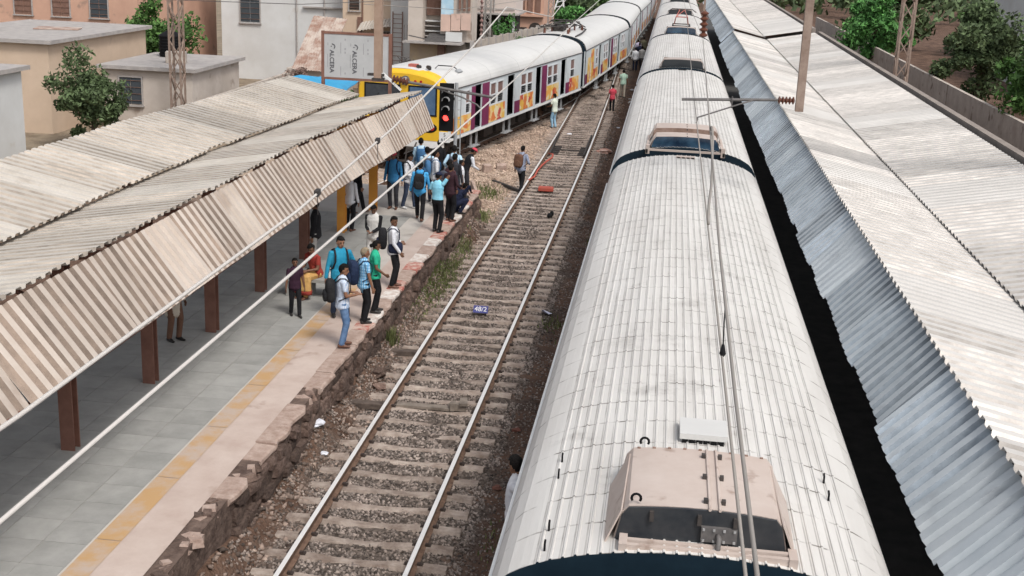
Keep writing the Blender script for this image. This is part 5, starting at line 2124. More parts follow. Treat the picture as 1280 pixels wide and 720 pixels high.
# kilometre plate
t = thing('kilometre_plate', 'small blue plate lettered 48/2 on the sleepers', 'sign', (-4.1, 28.45, -.17))
m_bl = mat('plate_blue', (0.045, 0.05, 0.20), rough=.5)
pl = MB().box((-4.1, 28.45, -.06), (.36, .02, .19), R=Matrix.Rotation(rot(-40), 3, 'X')).build('plate', m_bl, t)
text_mesh('plate_text', '48/2', .17, Matrix.Translation((-4.1, 28.437, -.052)) @ Matrix.Rotation(rot(50), 4, 'X'), m_white, pl)
MB().box((-4.1, 28.52, -.12), (.30, .06, .08)).build('foot', m_darkiron, t)
# loose slabs and rods past the platform end
rng = random.Random(12)
for (x, y, sx, sy, sz, rz_, tilt, m, lab) in ((-6.62, 46.3, .35, .30, .28, .5, .15, m_cop_b, 'rough broken stone block on the gravel bank'), (-6.15, 47.0, .42, .34, .24, .2, .2, m_cop_b, 'tan broken concrete block on the gravel bank'), (-6.3, 41.0, .12, .9, .75, .35, .25, m_cop_b, 'upright broken slab at the platform end')):
    q = MB()
    q.box((x, y, float(gz(x, y)) + sz * .42), (sx, sy, sz), R=Matrix.Rotation(rz_, 3, 'Z') @ Matrix.Rotation(tilt, 3, 'X'), taper=.86)
    tag(q.build('broken_slab', m, bevel=.02), lab, 'stone slab')
q = MB()
q.bar((-6.15, 44.7, -.02), (-4.98, 43.6, -.13), .11, .10)
tag(q.build('steel_rod', m_darkiron), 'dark steel bar lying on the gravel up to the rail', 'steel bar')
# red hose on the rail and red box between the rails
m_red = mat('faded_red', (0.46, 0.085, 0.055), (0.36, 0.085, 0.06), 4, .6)
q = MB()
q.tube([(-4.90, 45.2, -.02), (-4.78, 46.3, -.06), (-4.80, 47.6, -.05), (-4.76, 48.8, -.06), (-4.66, 49.6, -.03), (-4.50, 50.3, .02), (-4.52, 50.9, .06), (-4.72, 51.3, .02)], .038, 8)
tag(q.build('hose', m_red, smooth=True), 'faded red hose curled along the rail beside the man with the backpack', 'hose')
q = MB()
q.box((-4.12, 44.2, -.10), (.55, .30, .13), rz=.03)
q.box((-4.12, 44.2, -.03), (.50, .26, .03), rz=.03)
tag(q.build('red_box', m_red, bevel=.015), 'flat red box lying between the rails', 'box')
q = MB()
q.ell((-3.55, 39.9, -.14), (.10, .16, .09), 8, 6)
q.ell((-3.50, 40.05, -.10), (.07, .08, .10), 8, 6)
tag(q.build('black_bag', m_black), 'crumpled black bag between the rails', 'litter')


def crumple(x, y, s, m, label, seed, z=None, name='litter', flat=.35):
    rs = random.Random(seed)
    bm = bmesh.new()
    bmesh.ops.create_icosphere(bm, subdivisions=2, radius=s)
    for v in bm.verts:
        v.co *= rs.uniform(.65, 1.2)
        v.co.z *= flat
    me = bpy.data.meshes.new(name)
    bm.to_mesh(me)
    bm.free()
    me.materials.append(m)
    o = bpy.data.objects.new(name, me)
    COL.link(o)
    o.location = (x, y, (float(gz(x, y)) if z is None else z) + s * flat * .6)
    o.rotation_euler = (0, 0, rs.uniform(0, 6))
    WM[o] = I4.copy()
    tag(o, label, 'litter')


m_paper = mat('paper_litter', (0.70, 0.71, 0.76), (0.55, 0.56, 0.62), 6, .7)
q = MB()
q.add([(-2.70, 29.2, -.22), (-2.40, 29.0, -.20), (-2.48, 28.85, -.18), (-2.64, 28.95, -.10), (-2.70, 29.2, -.215), (-2.40, 29.0, -.195), (-2.48, 28.85, -.175), (-2.64, 28.95, -.095)], [(0, 1, 2, 3), (7, 6, 5, 4)])
tag(q.build('litter', mat('paper_lilac', (.62, .63, .78), rough=.7)), 'folded pale lilac paper on the ballast near the parked train', 'litter')
crumple(-5.70, 19.7, .15, m_paper, 'white and blue plastic scraps at the foot of the broken platform edge', 1)
crumple(-5.45, 19.3, .09, m_paper, 'small pale scrap beside the white and blue plastic', 2)
crumple(-4.7, 26.2, .06, m_paper, 'tiny white scrap on a sleeper near the weed', 3)
crumple(-4.45, 58.5, .13, m_paper, 'white scrap beside the rail near the man in jeans', 4)
crumple(-2.55, 53.9, .32, mat('reddish_rag', (.42, .17, .12), (.55, .42, .36), 5, .8), 'reddish rag heap next to the parked train', 5)
crumple(-2.35, 54.2, .16, m_paper, 'pale rag beside the reddish rag heap', 6)
crumple(-2.2, 79.0, .16, m_paper, 'white bag on the dirt past the man in pale green', 7)
crumple(-2.3, 62.0, .10, m_paper, 'small white scrap beside the far dirt strip', 8)
crumple(-5.3, 22.9, .15, m_wstone, 'brown lump of broken masonry above the lower timber', 9, flat=.7)
crumple(-5.45, 23.4, .19, m_wstone, 'larger brown lump of broken masonry above the lower timber', 10, flat=.6)
crumple(-2.35, 21.5, .08, mat('brick_red', (.20, .075, .055), (.16, .07, .05), 6, .9), 'red brick fragment on the dirt by the parked train', 12, flat=.6)
crumple(-2.35, 18.9, .08, bpy.data.materials['brick_red'], 'chipped red brick on the dirt below the leaning man', 13, flat=.5)
q = MB()
q.tube([(-2.15, 71.5, -.15), (-1.35, 73.0, .12)], .045, 8)
q.tube([(-1.7, 72.3, -.05), (-2.2, 73.2, -.15)], .035, 8)
tag(q.build('plastic_pipe', m_white), 'white plastic pipe pieces lying beside the parked train', 'pipe')
# black cable lying in the dirt and old rails along the parked train
q = MB()
q.tube([(-2.62, 19.0, -.27), (-2.0, 19.3, -.28), (-1.6, 19.25, -.28)], .012, 5)
tag(q.build('cable', m_black), 'short dark cable lying across the dirt strip', 'cable')
q = MB()
q.bar((-1.62, 13.0, -.20), (-1.66, 18.6, -.21), .07, .15)
q.bar((-1.62, 13.0, -.12), (-1.66, 18.6, -.13), .04, .03)
tag(q.build('scrap_rail', mat('rust_scrap', (.17, .09, .065), (.27, .17, .13), 7, .85)), 'rusty scrap rail lying under the edge of the parked train', 'scrap rail')
q = MB()
q.tube([(-1.36, 19, .62), (-1.38, 27, .60), (-1.36, 36, .62), (-1.37, 44, .60)], .03, 6)
q.tube([(-1.42, 22, .3), (-1.40, 30, .33), (-1.42, 38, .3)], .025, 6)
tag(q.build('cable_run', m_darkiron), 'dark cables slung low along the side of the parked train', 'cable')
# greased points rodding where the tracks part
q = MB()
for s in (-1, 1):
    for k in range(5):
        q.box((-4.02 + s * .62, 52.3 + k * .5, -.15), (.40, .12, .05))
    q.bar((-4.02 + s * .72, 51.8, -.08), (-4.10 + s * .76, 57.5, -.08), .06, .12)
q.bar((-4.8, 53.4, -.13), (-3.3, 53.4, -.13), .05, .05)
tag(q.build('track_switch', m_darkiron), 'greased black switch blades and rods inside the middle track', 'track switch')

# ------------------------------------------------------------------ people
def cloth(name, c, c2=None, rough=.9):
    c2 = c2 or tuple(min(1, q * 1.25 + .004) for q in c)
    return mat('cloth_' + name, c, c2, 3.0, rough, bump=.5, bscale=13, spec=.2)


def checked(name, c, c2, c3, sx=26, sz=26, stripes=False):
    m = cloth(name, c)
    n, l = m.node_tree.nodes, m.node_tree.links
    b = n['Principled BSDF']
    tc = n.new('ShaderNodeTexCoord')
    sep = n.new('ShaderNodeSeparateXYZ')
    l.new(tc.outputs['Object'], sep.inputs[0])

    def wave(sock, f):
        q = n.new('ShaderNodeMath')
        q.operation = 'MULTIPLY'
        l.new(sock, q.inputs[0])
        q.inputs[1].default_value = f
        w = n.new('ShaderNodeMath')
        w.operation = 'FRACT'
        l.new(q.outputs[0], w.inputs[0])
        g = n.new('ShaderNodeMath')
        g.operation = 'GREATER_THAN'
        l.new(w.outputs[0], g.inputs[0])
        g.inputs[1].default_value = .55
        return g.outputs[0]
    ad = n.new('ShaderNodeMath')
    ad.operation = 'ADD'
    l.new(sep.outputs[0], ad.inputs[0])
    l.new(sep.outputs[1], ad.inputs[1])
    mx = n.new('ShaderNodeMix')
    mx.data_type = 'RGBA'
    mx.inputs[6].default_value = (*c, 1)
    mx.inputs[7].default_value = (*c2, 1)
    l.new(wave(ad.outputs[0], sx), mx.inputs[0])
    out = mx.outputs[2]
    if not stripes:
        m2 = n.new('ShaderNodeMix')
        m2.data_type = 'RGBA'
        l.new(out, m2.inputs[6])
        m2.inputs[7].default_value = (*c3, 1)
        q = n.new('ShaderNodeMath')
        q.operation = 'MULTIPLY'
        l.new(wave(sep.outputs[2], sz), q.inputs[0])
        q.inputs[1].default_value = .6
        l.new(q.outputs[0], m2.inputs[0])
        out = m2.outputs[2]
    l.new(out, b.inputs['Base Color'])
    return m


SKIN = [mat('skin_%d' % i, c, tuple(q * 1.2 for q in c), 8, .55, spec=.35) for i, c in enumerate(((.20, .10, .06), (.15, .075, .045), (.26, .135, .085)))]
HAIR = mat('hair_black', (.006, .005, .005), (.014, .012, .011), 20, .75, bump=.6, bscale=60, spec=.12)
HAIR_B = mat('hair_greyish_blond', (.30, .24, .16), (.20, .16, .11), 14, .7, bump=.6, bscale=50)
SHOE_B = mat('shoe_black', (.018, .015, .014), rough=.45)
SHOE_R = mat('shoe_brown', (.12, .055, .035), rough=.5)
SHOE_W = mat('shoe_white', (.60, .60, .60), rough=.6)
EYE = mat('eye_dark', (.012, .009, .008), rough=.3)
LIP = mat('lips', (.17, .06, .05), rough=.5)
BLACK = cloth('black', (.010, .010, .012))
CHAR = cloth('charcoal', (.028, .028, .034))
NAVY = cloth('navy', (.012, .016, .038))
WHITE = cloth('white', (.66, .67, .70), (.58, .59, .63))
JEANS = cloth('jeans', (.085, .16, .30), (.15, .24, .40))
DJEANS = cloth('dark_jeans', (.022, .032, .062), (.045, .06, .10))
LJEANS = cloth('pale_jeans', (.24, .42, .58), (.34, .52, .66))
TEAL = cloth('teal', (.015, .20, .34), (.03, .27, .42))
SKYB = cloth('sky_blue', (.22, .56, .74), (.30, .64, .80))
BLUE = cloth('mid_blue', (.03, .16, .36), (.05, .22, .44))
HOODB = cloth('hoodie_blue', (.05, .30, .62), (.08, .38, .70))
LBLUE = cloth('light_blue', (.40, .60, .76), (.48, .66, .80))
GREY = cloth('grey', (.30, .29, .28))
LGREY = cloth('light_grey', (.50, .49, .47))
MAROON = checked('maroon_plaid', (.075, .022, .03), (.035, .02, .03), (.10, .05, .05), 18, 18)
DMAR = cloth('dark_maroon', (.035, .016, .022))
PURPLE = cloth('purple', (.03, .012, .024))
GREEN = cloth('green', (.02, .34, .20), (.04, .45, .28))
PGREEN = cloth('pale_green', (.36, .52, .42), (.44, .60, .50))
BEIGE = cloth('beige', (.45, .40, .33))
RED = cloth('red', (.50, .05, .08), (.58, .09, .12))
STRIPE = checked('striped', (.62, .66, .74), (.34, .45, .62), (.5, .5, .6), 34, 30, stripes=True)
PLAID = checked('blue_plaid', (.45, .48, .55), (.10, .14, .26), (.15, .18, .28), 22, 22)
BPAT = checked('blue_pattern', (.14, .40, .66), (.42, .62, .76), (.08, .25, .5), 15, 17)
SARI = cloth('sari_yellow', (.48, .25, .08), (.56, .36, .14))
SARIR = cloth('sari_red', (.25, .03, .025), (.31, .055, .04))
OLIVE = cloth('olive', (.16, .15, .10))
BROWNC = cloth('brown', (.14, .075, .05))


def ik(a, t, l1, l2, pole):
    d = t - a
    L = d.length
    mx = (l1 + l2) * .998
    if L > mx:
        t = a + d * (mx / L)
        d = t - a
        L = mx
    dn = d.normalized()
    x = (l1 * l1 - l2 * l2 + L * L) / (2 * L)
    hh = math.sqrt(max(l1 * l1 - x * x, 0))
    p = pole - dn * pole.dot(dn)
    if p.length < 1e-4:
        p = Vector((0, 1, 0))
    p.normalize()
    return a + dn * x + p * hh, t


class Figure:
    def __init__(self):
        self.mb = MB()
        self.pr = []

    def cone(self, lab, a, b, ra, rb, e1=None, n=10):
        a, b = Vector(a), Vector(b)
        if not isinstance(ra, tuple):
            ra = (ra, ra)
        if not isinstance(rb, tuple):
            rb = (rb, rb)
        ax = (b - a).normalized()
        e1 = Vector(e1) if e1 is not None else (Vector((1, 0, 0)) if abs(ax.x) < .9 else Vector((0, 1, 0)))
        e1 = (e1 - ax * e1.dot(ax)).normalized()
        e2 = ax.cross(e1)

        def ring(c, r, k):
            return [c + e1 * (r[0] * k * math.cos(2 * math.pi * i / n)) + e2 * (r[1] * k * math.sin(2 * math.pi * i / n)) for i in range(n)]
        m0, m1 = min(ra), min(rb)
        self.mb.loft([ring(a - ax * m0 * .6, ra, .5), ring(a - ax * m0 * .3, ra, .85), ring(a, ra, 1), ring(b, rb, 1), ring(b + ax * m1 * .3, rb, .85), ring(b + ax * m1 * .6, rb, .5)])
        self.pr.append((lab, np.array(a), np.array(b), ra, rb, np.array(e1), np.array(e2)))

    def ell(self, lab, c, r, R):
        self.mb.ell(c, r, 12, 8, R)
        self.pr.append((lab, np.array(c), r, np.array(R)))

    def classify(self, P):
        best = np.full(len(P), 1e9)
        lab = np.zeros(len(P), int)
        names = []
        for pr in self.pr:
            if pr[0] not in names:
                names.append(pr[0])
            k = names.index(pr[0])
            if len(pr) == 7:
                _, a, b, ra, rb, e1, e2 = pr
                ab = b - a
                L = np.linalg.norm(ab)
                t0 = ((P - a) @ ab) / (L * L)
                t = np.clip(t0, 0, 1)
                q = P - (a + t[:, None] * ab)
                r1 = ra[0] + (rb[0] - ra[0]) * t
                r2 = ra[1] + (rb[1] - ra[1]) * t
                d = (np.sqrt(((q @ e1) / r1) ** 2 + ((q @ e2) / r2) ** 2) - 1) * np.minimum(r1, r2)
                d = d + np.abs(t0 - t) * L * .6
            else:
                _, c, r, R = pr
                q = (P - c) @ R
                d = (np.linalg.norm(q / np.array(r), axis=1) - 1) * min(r)
            better = d < best
            best[better] = d[better]
            lab[better] = k
        return names, lab


def vec(t):
    return Vector(t)


PERSON_GROUP = None


def person(label, loc, face, h=1.68, shirt=WHITE, pants=BLACK, sleeve=None, slen='long', shoe=SHOE_B, skin=0, pelvis=(0, 0, .948), lean=(0, 0), footL=(-.10, .03, 0), footR=(.10, -.03, 0),
           handL=(-.27, .05, .82), handR=(.27, .05, .82), head=(0, 0), hair='short', cap=None, hem=.10, voxel=.012, skirt=None, knee=None, hairm=None, fat=1.0, toe=(0, 0), drape=None, twist=0):
    F_ = Figure()
    P = vec(pelvis)
    Rt = Matrix.Rotation(rot(twist), 3, 'Z') @ Matrix.Rotation(rot(-lean[0]), 3, 'X') @ Matrix.Rotation(rot(lean[1]), 3, 'Y')
    R, Fw, U = Rt @ Vector((1, 0, 0)), Rt @ Vector((0, 1, 0)), Rt @ Vector((0, 0, 1))
    T = lambda x, y, z: P + R * x + Fw * y + U * z
    # torso
    rings = [(-.07, .150, .110), (.0, .165, .120), (.12, .150 * fat, .108 * fat), (.22, .158 * fat, .115 * fat), (.34, .178, .120), (.43, .165, .098), (.485, .105, .075)]
    g = .012
    for i in range(len(rings) - 1):
        z0, a0, b0 = rings[i]
        z1, a1, b1 = rings[i + 1]
        labl = 'shirt' if z1 > .02 or hem > .05 else 'pants'
        F_.cone(labl if z0 > -.01 else 'pants', T(0, 0, z0), T(0, 0, z1), (a0 + g, b0 + g), (a1 + g, b1 + g), R, 16)
    if hem > .02:
        F_.cone('shirt', T(0, 0, .08), T(0, 0, -hem), (.172 * fat, .130 * fat), (.192, .148), R, 16)
    if drape:
        F_.cone('drape', T(.16, .05, .47), T(-.12, .10, .02), (.07, .05), (.12, .07), R)
        F_.cone('drape', T(.15, -.04, .47), T(.16, -.12, .0), (.07, .04), (.10, .05), R)
    # head
    Rh = Rt @ Matrix.Rotation(rot(head[0]), 3, 'Z') @ Matrix.Rotation(rot(-head[1]), 3, 'X')
    nb = T(0, -.005, .49)
    hc = nb + U * .07 + Rh @ Vector((0, .018, .085))
    HT = lambda x, y, z: hc + Rh @ Vector((x, y, z))
    F_.cone('skin', T(0, -.01, .45), HT(0, -.015, -.06), .056, .052)
    F_.ell('skin', HT(0, 0, .02), (.074, .094, .098), Rh)
    F_.ell('skin', HT(0, .026, -.055), (.056, .064, .062), Rh)
    F_.ell('skin', HT(0, .094, -.022), (.014, .02, .026), Rh)
    for s in (-1, 1):
        F_.ell('skin', HT(s * .075, -.005, -.015), (.012, .022, .032), Rh)
    # arms
    for s, tgt in ((-1, handL), (1, handR)):
        S = T(s * .175, 0, .435)
        pole = R * (s * .5) - Fw * .8 - U * .25
        el, wr = ik(S, vec(tgt), .285, .255, pole)
        F_.cone('sleeve', S, S.lerp(el, .62), .060, .052)
        if slen == 'long':
            F_.cone('sleeve', S.lerp(el, .55), el, .054, .047)
            F_.cone('sleeve', el, el.lerp(wr, .93), .047, .038)
        else:
            F_.cone('skin', S.lerp(el, .6), el, .043, .037)
            F_.cone('skin', el, wr, .038, .027)
        d = (wr - el).normalized()
        inw = (-R * s)
        inw = (inw - d * inw.dot(d)).normalized()
        th = Fw - d * Fw.dot(d)
        th = th.normalized() if th.length > .05 else (U - d * U.dot(d)).normalized()
        nrm = d.cross(th).normalized()
        F_.cone('skin', wr - d * .01, wr + d * .075, (.030, .017), (.037, .015), th, 8)
        for k in range(4):
            b0 = wr + d * .075 + th * (.030 - k * .020)
            Lf = (.066, .078, .072, .055)[k]
            m1 = b0 + d * (Lf * .55) + inw * .008
            F_.cone('skin', b0, m1, .0098, .0092, th, 6)
            F_.cone('skin', m1, b0 + d * (Lf * .9) + inw * .028, .0092, .0080, th, 6)
        tb = wr + d * .025 + th * .030
        F_.cone('skin', tb, tb + th * .026 + d * .030, .0125, .011, nrm, 6)
        F_.cone('skin', tb + th * .026 + d * .030, tb + th * .026 + d * .062 + inw * .012, .011, .009, nrm, 6)
    # legs
    kn = knee or (0, 1, .1)
    for s, ft, ta in ((-1, footL, toe[0]), (1, footR, toe[1])):
        hip = P + R * (s * .088) - U * .02
        ft = vec(ft)
        ank = ft + Vector((0, 0, .085))
        kp, ank = ik(hip, ank, .435, .425, Vector((s * .12 + kn[0] * s, kn[1], kn[2])))
        F_.cone('pants', hip, kp, .098, .072)
        F_.cone('pants', kp, ank - (ank - kp) * .02, .070, .060)
        dr = Matrix.Rotation(rot(ta), 3, 'Z') @ Vector((s * .12, 1, 0)).normalized()
        z = ank.z - .085
        base = Vector((ank.x, ank.y, z))
        F_.cone('shoe', base - dr * .055 + V(0, 0, .045), base + dr * .08 + V(0, 0, .04), (.042, .043), (.046, .036), (1, 0, 0), 10)
        F_.cone('shoe', base + dr * .06 + V(0, 0, .036), base + dr * .165 + V(0, 0, .028), (.046, .033), (.034, .024), (1, 0, 0), 10)
    if skirt:
        for (a, b, ra, rb) in skirt:
            F_.cone('skirt', vec(a), vec(b), ra, rb, (1, 0, 0), 14)
    k = h / 1.70
    me = bpy.data.meshes.new('person')
    me.from_pydata([tuple(Vector(v)) for v in F_.mb.v], [], F_.mb.f)
    tmp = bpy.data.objects.new('tmp', me)
    COL.link(tmp)
    rm = tmp.modifiers.new('r', 'REMESH')
    rm.mode = 'VOXEL'
    rm.voxel_size = voxel
    rm.use_smooth_shade = True
    sm = tmp.modifiers.new('s', 'SMOOTH')
    sm.factor = .5
    sm.iterations = 2
    dg = bpy.context.evaluated_depsgraph_get()
    me2 = bpy.data.meshes.new_from_object(tmp.evaluated_get(dg))
    bpy.data.objects.remove(tmp)
    bpy.data.meshes.remove(me)
    me2.name = 'person'
    nf = len(me2.polygons)
    C = np.zeros(nf * 3)
    me2.polygons.foreach_get('center', C)
    C = C.reshape(-1, 3)
    names, lab = F_.classify(C)
    mats_ = {'skin': SKIN[skin], 'shirt': shirt, 'sleeve': sleeve or shirt, 'pants': pants, 'shoe': shoe, 'skirt': pants, 'drape': drape}
    me2.materials.clear()
    for nme in names:
        me2.materials.append(mats_[nme])
    me2.materials.append(EYE)
    me2.materials.append(LIP)
    for s in (-1, 1):
        e = np.array(HT(s * .030, .085, .008))
        lab[np.linalg.norm((C - e) * np.array([.7, .7, 1.3]), axis=1) < .013] = len(names)
        e = np.array(HT(s * .030, .088, .026))
        lab[np.linalg.norm((C - e) * np.array([.5, .5, 2.2]), axis=1) < .012] = len(names)
    e = np.array(HT(0, .085, -.068))
    lab[np.linalg.norm((C - e) * np.array([.45, .45, 1.6]), axis=1) < .012] = len(names) + 1
    me2.polygons.foreach_set('material_index', lab.astype(np.int32))
    me2.polygons.foreach_set('use_smooth', [True] * nf)
    me2.transform(Matrix.Scale(k, 4))
    o = bpy.data.objects.new('person', me2)
    COL.link(o)
    M = Matrix.Translation(loc) @ Matrix.Rotation(rot(face), 4, 'Z')
    o.matrix_world = M
    WM[o] = M
    tag(o, label, 'person', 'people on the platform and the tracks')
    # hair or cap as a child
    if hair:
        bm = bmesh.new()
        bmesh.ops.create_uvsphere(bm, u_segments=18, v_segments=14, radius=1)
        rr = random.Random(hash(label) % 1000)
        kill = []
        for v in bm.verts:
            p = Vector((v.co.x * .084, v.co.y * .104, v.co.z * .108 + .024))
            t = min(max((p.y + .05) / .10, 0), 1)
            lo_ = (-.075 if hair == 'short' else -.10) * (1 - t) + .062 * t
            if p.z < lo_ - .012:
                kill.append(v)
            else:
                j = 1 + rr.uniform(-.03, .05)
                v.co = Vector((p.x * j, p.y * j, (p.z - .02) * j + .02))
        bmesh.ops.delete(bm, geom=kill, context='VERTS')
        if hair == 'long':
            r2 = bmesh.ops.create_uvsphere(bm, u_segments=10, v_segments=8, radius=1)
            for v in r2['verts']:
                v.co = Vector((v.co.x * .045, v.co.y * .04 - .115, v.co.z * .05 - .02))
        for v in bm.verts:
            v.co = (hc + Rh @ v.co) * k
        hm = bpy.data.meshes.new('hair')
        bm.to_mesh(hm)
        bm.free()
        hm.materials.append(hairm or HAIR)
        hm.polygons.foreach_set('use_smooth', [True] * len(hm.polygons))
        ho = bpy.data.objects.new('hair', hm)
        COL.link(ho)
        ho.parent = o
        WM[ho] = M
    if cap:
        q = MB()
        dome = []
        for i in range(6):
            t = i / 5 * math.pi / 2
            dome.append([(hc + Rh @ Vector((.090 * math.cos(t) * math.cos(a), .110 * math.cos(t) * math.sin(a), .045 + .092 * math.sin(t)))) * k for a in np.linspace(0, 2 * math.pi, 16, endpoint=False)])
        q.loft(dome)
        br = [(hc + Rh @ Vector((.085 * math.cos(a), .085 + .085 * max(math.sin(a), 0), .045))) * k for a in np.linspace(-.2, math.pi + .2, 12)]
        q.loft([br, [p + Rh @ Vector((0, 0, .010)) for p in br]])
        q.build('cap', cap, o, world=False, smooth=True)
    return dict(o=o, M=M, k=k, T=T)


def rounded_box(mb, T, k, c, s, n=10, p=3.2):
    """superellipsoid block in torso coordinates"""
    rings = []
    for i in range(1, n):
        t = -math.pi / 2 + math.pi * i / n
        ct, st = math.copysign(abs(math.cos(t)) ** (2 / p), math.cos(t)), math.copysign(abs(math.sin(t)) ** (2 / p), math.sin(t))
        ring = []
        for j in range(16):
            a = 2 * math.pi * j / 16
            ca, sa = math.cos(a), math.sin(a)
            ring.append(T(c[0] + s[0] * ct * math.copysign(abs(ca) ** (2 / p), ca), c[1] + s[1] * ct * math.copysign(abs(sa) ** (2 / p), sa), c[2] + s[2] * st) * k)
        rings.append(ring)
    mb.loft(rings)


def backpack(pd, label, m, m2=None, big=1.0, off=0.0):
    T, k, M = pd['T'], pd['k'], pd['M']
    o = bpy.data.objects.new('backpack', None)
    COL.link(o)
    o.matrix_world = M
    WM[o] = M
    tag(o, label, 'backpack', 'backpacks worn by people')
    q = MB()
    rounded_box(q, T, k, (off, -.235 * (.5 + .5 * big), .23), (.155 * big, .095 * big, .23 * big))
    q.build('bag_body', m, o, world=False, smooth=True)
    q = MB()
    rounded_box(q, T, k, (off, -.325 * (.5 + .5 * big) - .01 * big, .13), (.12 * big, .045 * big, .11 * big))
    q.build('front_pocket', m2 or m, o, world=False, smooth=True)
    for s in (-1, 1):
        pts = [T(s * .10, -.15, .40), T(s * .115, -.06, .495), T(s * .12, .04, .49), T(s * .125, .135, .40), T(s * .135, .145, .26), T(s * .175, .08, .12), T(s * .17, -.10, .05)]
        q = MB()
        q.tube([p * k for p in pts], .019 * k, 8, flat=.55)
        q.build('strap', m2 or m, o, world=False, smooth=True)
    return o


PZ = PLAT_Z + .002
BAGK = cloth('bag_black', (.012, .012, .014), (.03, .03, .032))
BAGN = cloth('bag_navy', (.010, .018, .045), (.02, .032, .07))
BAGBR = cloth('bag_brown', (.11, .055, .035), (.17, .095, .065))
BAGG = cloth('bag_grey', (.06, .065, .085), (.11, .115, .14))
BAGB = cloth('bag_blue', (.04, .12, .26), (.07, .18, .34))

NEAR = .0095
p = person('boy in striped white and blue shirt and jeans standing at the platform edge', (-5.95, 22.45, PZ), -68, 1.66, STRIPE, JEANS, slen='short', shoe=SHOE_R, handR=(.10, .27, 1.10), handL=(-.16, .24, 1.08), head=(-12, 8), voxel=NEAR)
backpack(p, 'black backpack on the boy in the striped shirt', BAGK, BAGK, 1.05)
p = person('stout man in teal long sleeved shirt walking along the platform', (-6.48, 24.25, PZ), -150, 1.76, TEAL, DJEANS, shoe=SHOE_B, skin=2, handR=(.30, .02, .84), handL=(-.26, .20, 1.0), footL=(-.10, .16, 0), footR=(.10, -.16, .01), head=(8, 8), fat=1.12, voxel=NEAR)
backpack(p, 'dark backpack with wide straps on the man in teal', BAGK)
p = person('person with greyish blond hair and blue patterned shirt waiting at the platform edge', (-5.92, 24.05, PZ), -55, 1.60, BPAT, BLACK, shoe=SHOE_B, slen='short', hairm=HAIR_B, handR=(.26, .10, .84), head=(-10, 5), voxel=NEAR)
backpack(p, 'large navy backpack on the person with blond hair', BAGN, BAGN, 1.2)
person('dark haired person in bright green top beside the blond haired person', (-5.88, 24.85, PZ), -75, 1.57, GREEN, BLACK, shoe=SHOE_B, skin=1, slen='short', handR=(.18, .22, .95), head=(0, 10), hair='long', voxel=NEAR)
p = person('man in white shirt with a navy jumper round his waist, looking over his shoulder', (-5.93, 26.85, PZ), -78, 1.66, WHITE, BLACK, shoe=SHOE_R, skin=1, handR=(.24, .16, .90), handL=(-.22, .16, 1.05), head=(-48, 5), voxel=NEAR)
backpack(p, 'black backpack on the man in the white shirt', BAGK, NAVY, 1.1)
q = MB()
rounded_box(q, p['T'], p['k'], (.02, .05, .02), (.215, .175, .13))
w = q.build('tied_jumper', NAVY, p['o'], world=False, smooth=True)
person('man in grey and white top with black sleeves looking down at his hands', (-6.72, 28.25, PZ), 172, 1.62, LGREY, LGREY, sleeve=BLACK, shoe=SHOE_B, skin=1, handR=(.05, .25, 1.06), handL=(-.05, .26, 1.03), head=(10, 28), voxel=NEAR)
# seated woman and her bench
BX, BY = -7.55, 25.75
t = thing('platform_bench', 'concrete bench with a white end panel that the woman in the sari sits on', 'bench', (BX - .1, BY, PLAT_Z))
MB().bb(BX - .55, BX + .50, BY - .28, BY + .30, PLAT_Z + .37, PLAT_Z + .44).build('seat', m_tile, t)
MB().bb(BX + .50, BX + .58, BY - .30, BY + .34, PLAT_Z, PLAT_Z + .62).build('end_panel', m_white, t)
MB().bb(BX - .5, BX - .38, BY - .22, BY + .24, PLAT_Z, PLAT_Z + .37).build('leg', m_tile, t)
MB().bb(BX - .05, BX + .05, BY - .22, BY + .24, PLAT_Z, PLAT_Z + .37).build('leg', m_tile, t)
p = person('woman in yellow and red sari sitting on the bench', (BX + .12, BY, PZ), 150, 1.58, SARIR, SARI, skin=1, slen='short', shoe=SHOE_R, pelvis=(0, -.02, .57), lean=(14, 0), footL=(-.09, .42, 0), footR=(.11, .38, 0), handL=(-.10, .38, .70), handR=(.12, .36, .72), head=(20, 12), hair='long', hem=.03,
           skirt=[((0, .0, .55), (0, .36, .56), (.19, .12), (.20, .11)), ((0, .38, .56), (0, .42, .24), (.21, .11), (.25, .13))], drape=SARIR, knee=(.0, .6, 1), voxel=NEAR)
q = MB()
q.mi = 0
pts = [Vector((-.27, .30, .30)), Vector((0, .56, .27)), Vector((.27, .30, .30))]
ringa = [Vector((.254 * math.cos(a),   .40 + .135 * math.sin(a), .24)) for a in np.linspace(0, 2 * math.pi, 20, endpoint=False)]
ringb = [Vector((.262 * math.cos(a), .41 + .145 * math.sin(a), .14)) for a in np.linspace(0, 2 * math.pi, 20, endpoint=False)]
q.loft([[v * p['k'] for v in ringa], [v * p['k'] for v in ringb]], cap=True)
q.build('sari_border', SARIR, p['o'], world=False, smooth=True)
person('child in dark purple top and black trousers near the bench', (-7.42, 24.15, PZ), -150, 1.25, PURPLE, BLACK, skin=1, slen='short', footL=(-.09, .15, 0), footR=(.09, -.12, 0), voxel=NEAR)
person('man in black jacket behind the brown shelter post', (-8.05, 27.9, PZ), 100, 1.68, BLACK, GREY, skin=1, voxel=.012)
p = person('man in white shirt and black trousers beside the orange post', (-8.30, 32.0, PZ), -15, 1.62, WHITE, BLACK, skin=1, shoe=SHOE_R)
person('man in black walking past behind the orange post', (-8.62, 34.2, PZ), -60, 1.62, BLACK, BLACK, skin=0, shoe=SHOE_R, footL=(-.08, .22, 0), footR=(.08, -.2, .02))
